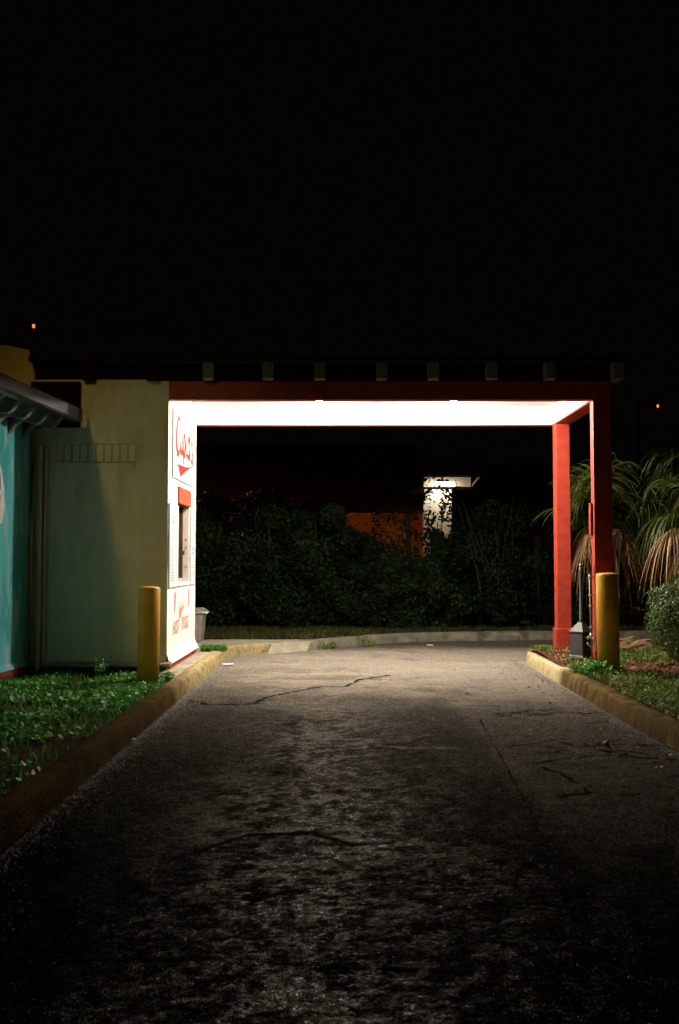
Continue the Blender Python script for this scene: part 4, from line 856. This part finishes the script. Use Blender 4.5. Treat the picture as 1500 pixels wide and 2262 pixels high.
bush(-2.9, 18.7, 0.95, 0.6, 3.0, 13000, 'tall dark bush in the second row behind the grey bin')
bush(-1.75, 18.8, 0.95, 0.6, 3.0, 13000, 'tall dark bush in the second row, left of the hedge middle')
bush(-0.75, 18.7, 0.85, 0.6, 3.0, 13000, 'tall dark bush in the second row beside the orange wall gap')
bush(0.75, 17.0, 0.70, 0.7, 1.52, 10000, 'low dark bush directly under the orange lit wall')
bush(1.55, 17.1, 0.70, 0.7, 1.45, 10000, 'low dark bush directly under the white lit wall')
bush(0.78, 18.5, 0.62, 0.4, 2.55, 3200, 'thin leafy shrub speckling the orange lit wall', 0.07, 0.6, fill=1500)
bush(2.22, 18.4, 0.50, 0.5, 2.66, 9000, 'dense dark shrub hiding the right half of the white wall', 0.08)
bush(1.72, 18.1, 0.42, 0.5, 2.62, 5200, 'tall airy shrub with light showing through, before the white wall', 0.085, 0.5, fill=1300)
bush(2.55, 17.5, 0.85, 0.7, 2.75, 9000, 'tall dark shrub right of the white lit wall', 0.08, 0.3)
bush(3.45, 17.4, 0.85, 0.7, 2.3, 4800, 'loose dark shrub behind the red back column', 0.08, 0.5)
bush(4.6, 17.6, 1.0, 0.8, 2.9, 8000, 'tall dark bush at the right end of the hedge')
bush(2.75, 16.9, 0.6, 0.5, 0.95, 2500, 'knee-high dark bush left of the red back column')
# leaning bare-stemmed sapling clump
sp2 = thing('sapling_clump', 'clump of thin bare leaning stems left of the back column', 'sapling', (2.75, 17.2, 0.1))
for k in range(9):
    a = random.uniform(-0.5, 0.5); h = random.uniform(1.6, 2.7)
    MB().tube([(0.06 * k - 0.25, random.uniform(-0.1, 0.1), 0), (0.06 * k - 0.25 + a * h * 0.3, 0, h * 0.5), (0.06 * k - 0.25 + a * h * 0.75, random.uniform(-0.15, 0.15), h)], [0.017, 0.013, 0.006], 6).build('stem', M['bark'], sp2)
# slim tree trunk crossing the orange wall
tr = thing('young_tree', 'slim dark young tree standing before the orange lit wall', 'tree', (1.20, 18.2, 0.1))
MB().tube([(0, 0, 0), (0.02, 0, 1.2), (-0.02, 0, 2.4), (0.03, 0, 3.2)], [0.055, 0.045, 0.035, 0.015], 8).build('trunk', M['bark'], tr, smooth=True)
n = 2300; P = rng.normal(0, 1, (n, 3)); P /= np.linalg.norm(P, axis=1)[:, None]; P = P * rng.uniform(0.3, 1.0, (n, 1)) * np.array([0.85, 0.6, 0.42]) + np.array([-0.25, 0, 2.88])
P2 = np.stack([rng.normal(-0.1, 0.42, 420), rng.normal(0, 0.2, 420), rng.uniform(1.5, 2.7, 420)], 1); P = np.concatenate([P, P2])
link(bpy.data.objects.new('crown', leaves(P, np.tile([0, -0.3, 0.6], (len(P), 1)), 0.075, 0.5, 'crown', M['hedge'])), tr)

# ---- fan palms on the right
def palm(x, y, z0, trunk_h, fronds, dead, label, seed, spread=1.0, dscale=1.0):
    global rng
    r_ = np.random.default_rng(seed)
    t = thing('fan_palm', label, 'palm', (x, y, z0), 0, 'fan palms right of the canopy')
    prof = [(0.12, -0.1)] + [(0.10 + 0.02 * (k % 2), trunk_h * k / 14) for k in range(15)] + [(0.05, trunk_h + 0.08)]
    MB().lathe(prof, 0, 0, 14).build('trunk', M['palm_bark'], t)
    def frond(az, el, pet, fan, droop, nl, name, m_, wdt=0.030):
        o = Vector((0, 0, trunk_h)); d = Vector((math.cos(az) * math.cos(el), math.sin(az) * math.cos(el), math.sin(el)))
        Vs, Fs, Ts = [], [], []
        sidev = Vector((-math.sin(az), math.cos(az), 0)); nrm = sidev.cross(d).normalized()
        hub = o + d * pet + Vector((0, 0, -0.12 * pet * droop))
        def strip(pts, w0, tnt):
            b0 = len(Vs)
            for i, p in enumerate(pts):
                f = i / (len(pts) - 1); q = pts[min(i + 1, len(pts) - 1)] - pts[max(i - 1, 0)]
                sd_ = q.cross(nrm); sd_ = sd_.normalized() if sd_.length > 1e-6 else sidev
                ww = w0 * (0.45 + 0.9 * f if f < 0.4 else 0.81 * (1 - (f - 0.4) / 0.62)) 
                Vs.extend([tuple(p - sd_ * ww / 2), tuple(p + sd_ * ww / 2)]); Ts.extend([tnt, tnt])
            for i in range(len(pts) - 1): Fs.append((b0 + 2 * i, b0 + 2 * i + 1, b0 + 2 * i + 3, b0 + 2 * i + 2))
        strip([o + (hub - o) * f + Vector((0, 0, 0.05 * math.sin(f * 3.14))) for f in np.linspace(0, 1, 5)], 0.03, 0.6)
        for k in range(nl):
            th = (k / (nl - 1) - 0.5) * R(230) + r_.normal(0, 0.05)
            l = fan * (0.75 + 0.25 * math.cos(th)) * r_.uniform(0.85, 1.08)
            dd = (d * math.cos(th) + sidev * math.sin(th)).normalized(); dr = droop * r_.uniform(0.7, 1.4)
            pts = []
            for f in np.linspace(0, 1, 7):
                p = hub + dd * (l * (f - 0.18 * dr * f * f)) + nrm * (0.05 * math.cos(k * 3.0) * f) + Vector((0, 0, -dr * l * 0.62 * f * f * (0.6 + 0.7 * f)))
                if p.z + z0 < 0.10: p.z = 0.10 - z0 + 0.02 * r_.uniform(0, 1)
                pts.append(p)
            strip(pts, wdt * r_.uniform(0.7, 1.25), float(np.clip(r_.normal(0.38, 0.36), 0, 1)))
        me = np_mesh(name, np.array(Vs), np.array(Fs), m_, {'tint': np.array(Ts)})
        link(bpy.data.objects.new(name, me), t)
    for k in range(fronds):
        frond(k * 2.399 + r_.normal(0, 0.2), R(r_.uniform(-12, 72)), r_.uniform(0.35, 0.65) * spread, r_.uniform(0.55, 0.75) * spread, r_.uniform(0.7, 1.5) * dscale, 25, 'frond', M['palm'], 0.034)
    for k in range(dead):
        frond(k * 2.399 + 0.8 + r_.normal(0, 0.2), R(r_.uniform(-62, -20)), r_.uniform(0.25, 0.5) * spread, r_.uniform(0.5, 0.7) * spread, r_.uniform(0.8, 1.5), 26, 'dry_frond', M['palm_dead'], 0.034)
palm(4.32, 12.0, 0.14, 1.75, 17, 10, 'fan palm with tan dry skirt at the right edge behind the shrub', 11, 0.95)
palm(3.56, 13.55, 0.14, 1.85, 17, 4, 'fan palm seen between and right of the red columns', 12, 1.05, 0.62)
palm(5.0, 14.3, 0.14, 2.3, 14, 3, 'taller dim fan palm farthest behind the right bed', 13, 1.1)
# dead fronds lying on the ground
df = thing('dry_frond_heap', 'heap of tan dry palm fronds on the ground behind the right bollard', 'dry fronds', (3.42, 12.1, 0.17))
for k in range(34):
    a = random.uniform(-0.5, 0.9); l = random.uniform(0.25, 0.55); ox = random.uniform(-0.2, 0.3); oy = random.uniform(-0.15, 0.25); hh = random.uniform(0.05, 0.30)
    Vs = []
    for f in np.linspace(0, 1, 7):
        c = Vector((ox - l * 0.5 + l * f * math.cos(a * 0.5), oy + l * 0.4 * f * math.sin(a), 0.01 + hh * math.sin(min(1, f * 1.1) * 2.6) * (0.4 + f * 0.6) * 0.8)); ww = 0.024 * (1 - 0.8 * f)
        Vs += [(c.x, c.y - ww / 2, c.z), (c.x, c.y + ww / 2, c.z + ww * 0.6)]
    me = np_mesh('leaflet', np.array(Vs), np.array([(2 * i, 2 * i + 1, 2 * i + 3, 2 * i + 2) for i in range(6)]), M['palm_dead'], {'tint': np.full(14, random.random() * 0.6)})
    link(bpy.data.objects.new('leaflet', me), df)
# ---- clipped shrub at the right edge
sh = thing('shrub', 'small-leaved rounded green shrub at the right edge before the palm', 'shrub', (3.78, 10.75, 0.14))
n = 15000; d = rng.normal(0, 1, (n, 3)); d /= np.linalg.norm(d, axis=1)[:, None]
lump = 1.0 + 0.22 * (vnoise(d[:, 0] * 3 + 5, d[:, 2] * 3 + d[:, 1] * 2, 5) - 0.5) + 0.16 * (vnoise(d[:, 0] * 8 + 5, d[:, 2] * 8 + d[:, 1] * 5, 6) - 0.5)
P = d * (rng.uniform(0.5, 1.0, n) ** 0.35 * lump)[:, None] * np.array([0.50, 0.48, 0.50]) + np.array([0, 0, 0.50])
sprig = []
for k in range(70):
    a = rng.normal(0, 1, 3); a[2] = abs(a[2]); a /= np.linalg.norm(a); L0 = rng.uniform(0.05, 0.17)
    for q in range(12): sprig.append(a * np.array([0.50, 0.48, 0.50]) * 0.95 + np.array([0, 0, 0.50]) + (a + np.array([0, 0, 0.5])) * L0 * q / 12 + rng.normal(0, 0.012, 3))
P = np.concatenate([P, np.array(sprig)]); P = P[P[:, 2] > 0.0]
link(bpy.data.objects.new('foliage', leaves(P, (P - np.array([0, 0, 0.5])) / 0.5, 0.026, 0.55, 'foliage', M['shrub'])), sh)
for k in range(7):
    st = MB(); a = k * 0.9; st.tube([(0, 0, -0.03), (0.12 * math.cos(a), 0.12 * math.sin(a), 0.3), (0.3 * math.cos(a), 0.3 * math.sin(a), 0.75)], [0.016, 0.011, 0.004], 6)
    st.build('stem', M['bark'], sh)
# leafy clump by the right bollard
n = 700; P = np.stack([rng.normal(2.55, 0.09, n), rng.normal(10.25, 0.16, n), rng.uniform(0.15, 0.27, n)], 1)
cl = tag(link(bpy.data.objects.new('leafy_clump', leaves(P, np.tile([-0.3, 0.2, 1.0], (n, 1)), 0.05, 0.5, 'leafy_clump', M['grass']))), 'bright green leafy clump at the left foot of the right bollard', 'plant', kind='stuff')

# ================================================================== BUILDING BEHIND THE HEDGE
bb = thing('back_building', 'single-storey building beyond the hedge with orange wall and white lit wing', 'building', (0, 26, 0))
def bp_(mb, name, m_, bevel=0.0, parent=None): return mb.build(name, m_, parent or bb, bevel)
bp_(MB().box(-9, 2.09, 0.0, 5, -0.05, 3.0), 'orange_wall', M['orange_wall'])
bp_(MB().prism([(-0.9, 2.80), (-0.9, 2.95), (2.5, 4.6), (5.6, 2.95), (5.6, 2.8)], -9.4, 2.10, 'x'), 'roof', M['tile_roof'])
bp_(MB().box(2.10, 2.82, -0.35, 5, -0.05, 3.12), 'white_wall', M['white'])
bp_(MB().box(2.10, 3.32, -0.35, 0.4, 3.19, 3.44), 'white_cap', M['white'])
bp_(MB().box(2.11, 3.42, -0.30, 0.5, 3.121, 3.189), 'beam', M['dark_wood'])
bp_(MB().box(2.02, 6.4, -0.8, 5.2, 3.45, 3.75), 'flat_roof', M['roof'], 0.01)
bp_(MB().box(2.825, 6.2, 0.6, 5, -0.05, 3.12), 'porch_wall', M['dark_wood'])
bp_(MB().prism([(3.36, 3.20), (3.36, 3.27), (3.50, 3.44), (3.57, 3.44)], -0.35, -0.25), 'brace', M['white_paint'])
bp_(MB().box(5.9, 5.97, -0.42, -0.352, -0.05, 3.44), 'pilaster', M['dark_wood'])
# twin flood lamp on the white wing
fl = thing('flood_lamp', 'twin glowing flood lamp on the white wall beyond the hedge', 'lamp', (2.57, 25.40, 3.30))
MB().box(-0.02, 0.02, 0.0, 0.19, -0.02, 0.14).build('bracket', M['black'], fl)
flood_mat = emit('flood_glow', (1.0, 0.84, 0.62), 150.0)
for s_ in (-1, 1):
    o = MB().lathe([(0.03, 0.06), (0.075, 0.0), (0.075, -0.02)], s_ * 0.10, -0.05, 14).build('lamp_head', M['black'], fl)
    MB().lathe([(0.072, -0.021), (0.05, -0.05), (0.001, -0.06)], s_ * 0.10, -0.05, 14).build('lens', flood_mat, fl)
# sodium yard lamp beyond the hedge, lighting the orange wall
ol = thing('yard_lamp', 'orange yard lamp on a post behind the hedge, screened by the kiosk', 'lamp', (-4.3, 21.5, 0.0))
MB().tube([(0, 0, 0), (0, 0, 3.9)], [0.05, 0.04], 8).build('post', M['black'], ol)
MB().lathe([(0.06, 4.12), (0.16, 4.02), (0.17, 3.90)], 0, 0, 16).build('lamp_head', M['black'], ol)
MB().lathe([(0.15, 3.899), (0.12, 3.82), (0.001, 3.78)], 0, 0, 16).build('lens', emit('sodium_glow', (1.0, 0.36, 0.08), 900.0), ol)

# ---- sodium lamp on a mast of the teal building, behind the camera's left shoulder
yl = thing('security_lamp', 'amber security lamp on a mast above the teal building roof', 'lamp', (-4.0, 3.0, 3.0))
MB().tube([(-0.25, 0, 0), (-0.25, 0, 3.1), (-0.2, 0.05, 3.25), (0.0, 0.05, 3.28)], 0.035, 8).build('mast', M['black'], yl)
MB().lathe([(0.06, 3.36), (0.13, 3.30), (0.14, 3.22)], 0, 0.05, 16).build('lamp_head', M['black'], yl)
MB().lathe([(0.125, 3.219), (0.10, 3.19), (0.001, 3.18)], 0, 0.05, 16).build('lens', emit('amber_glow', (1.0, 0.62, 0.15), 4.0), yl)
sl = bpy.data.lights.new('lamp_beam', 'SPOT'); sl.energy = 440; sl.color = (1.0, 0.78, 0.24); sl.spot_size = R(41); sl.spot_blend = 1.0; sl.shadow_soft_size = 0.20
so = bpy.data.objects.new('lamp_beam', sl); link(so, yl); so.location = (0, 0.05, 3.15)
so.rotation_euler = Vector((1.3, 7.5, -4.9)).to_track_quat('-Z', 'Y').to_euler()

# ---- two distant street lamps
sod = emit('street_glow', (1.0, 0.24, 0.03), 1.6)
def street_lamp(x, y, h, label):
    t = thing('street_lamp', label, 'street lamp', (x, y, 0), 0, 'distant orange street lamps')
    MB().tube([(0, 0, 0), (0, 0, h * 0.6), (0, 0, h + 0.3)], [0.11, 0.09, 0.06], 10).build('pole', M['black'], t)
    MB().tube([(0, 0, h + 0.2), (0.3, -0.1, h + 0.32), (0.9, -0.1, h + 0.2)], [0.04, 0.04, 0.035], 8).build('arm', M['black'], t)
    MB().box(0.75, 1.15, -0.24, 0.04, h + 0.08, h + 0.22).build('lamp_head', M['black'], t, 0.03)
    MB().lathe([(0.055, h + 0.079), (0.05, h - 0.03), (0.02, h - 0.06), (0.001, h - 0.065)], 0.95, -0.1, 14).build('lens', sod, t)
street_lamp(-13.45, 40.0, 10.75, 'distant orange street lamp high at upper left above the roof')
street_lamp(14.95, 50.0, 9.04, 'distant orange street lamp at right beyond the canopy')
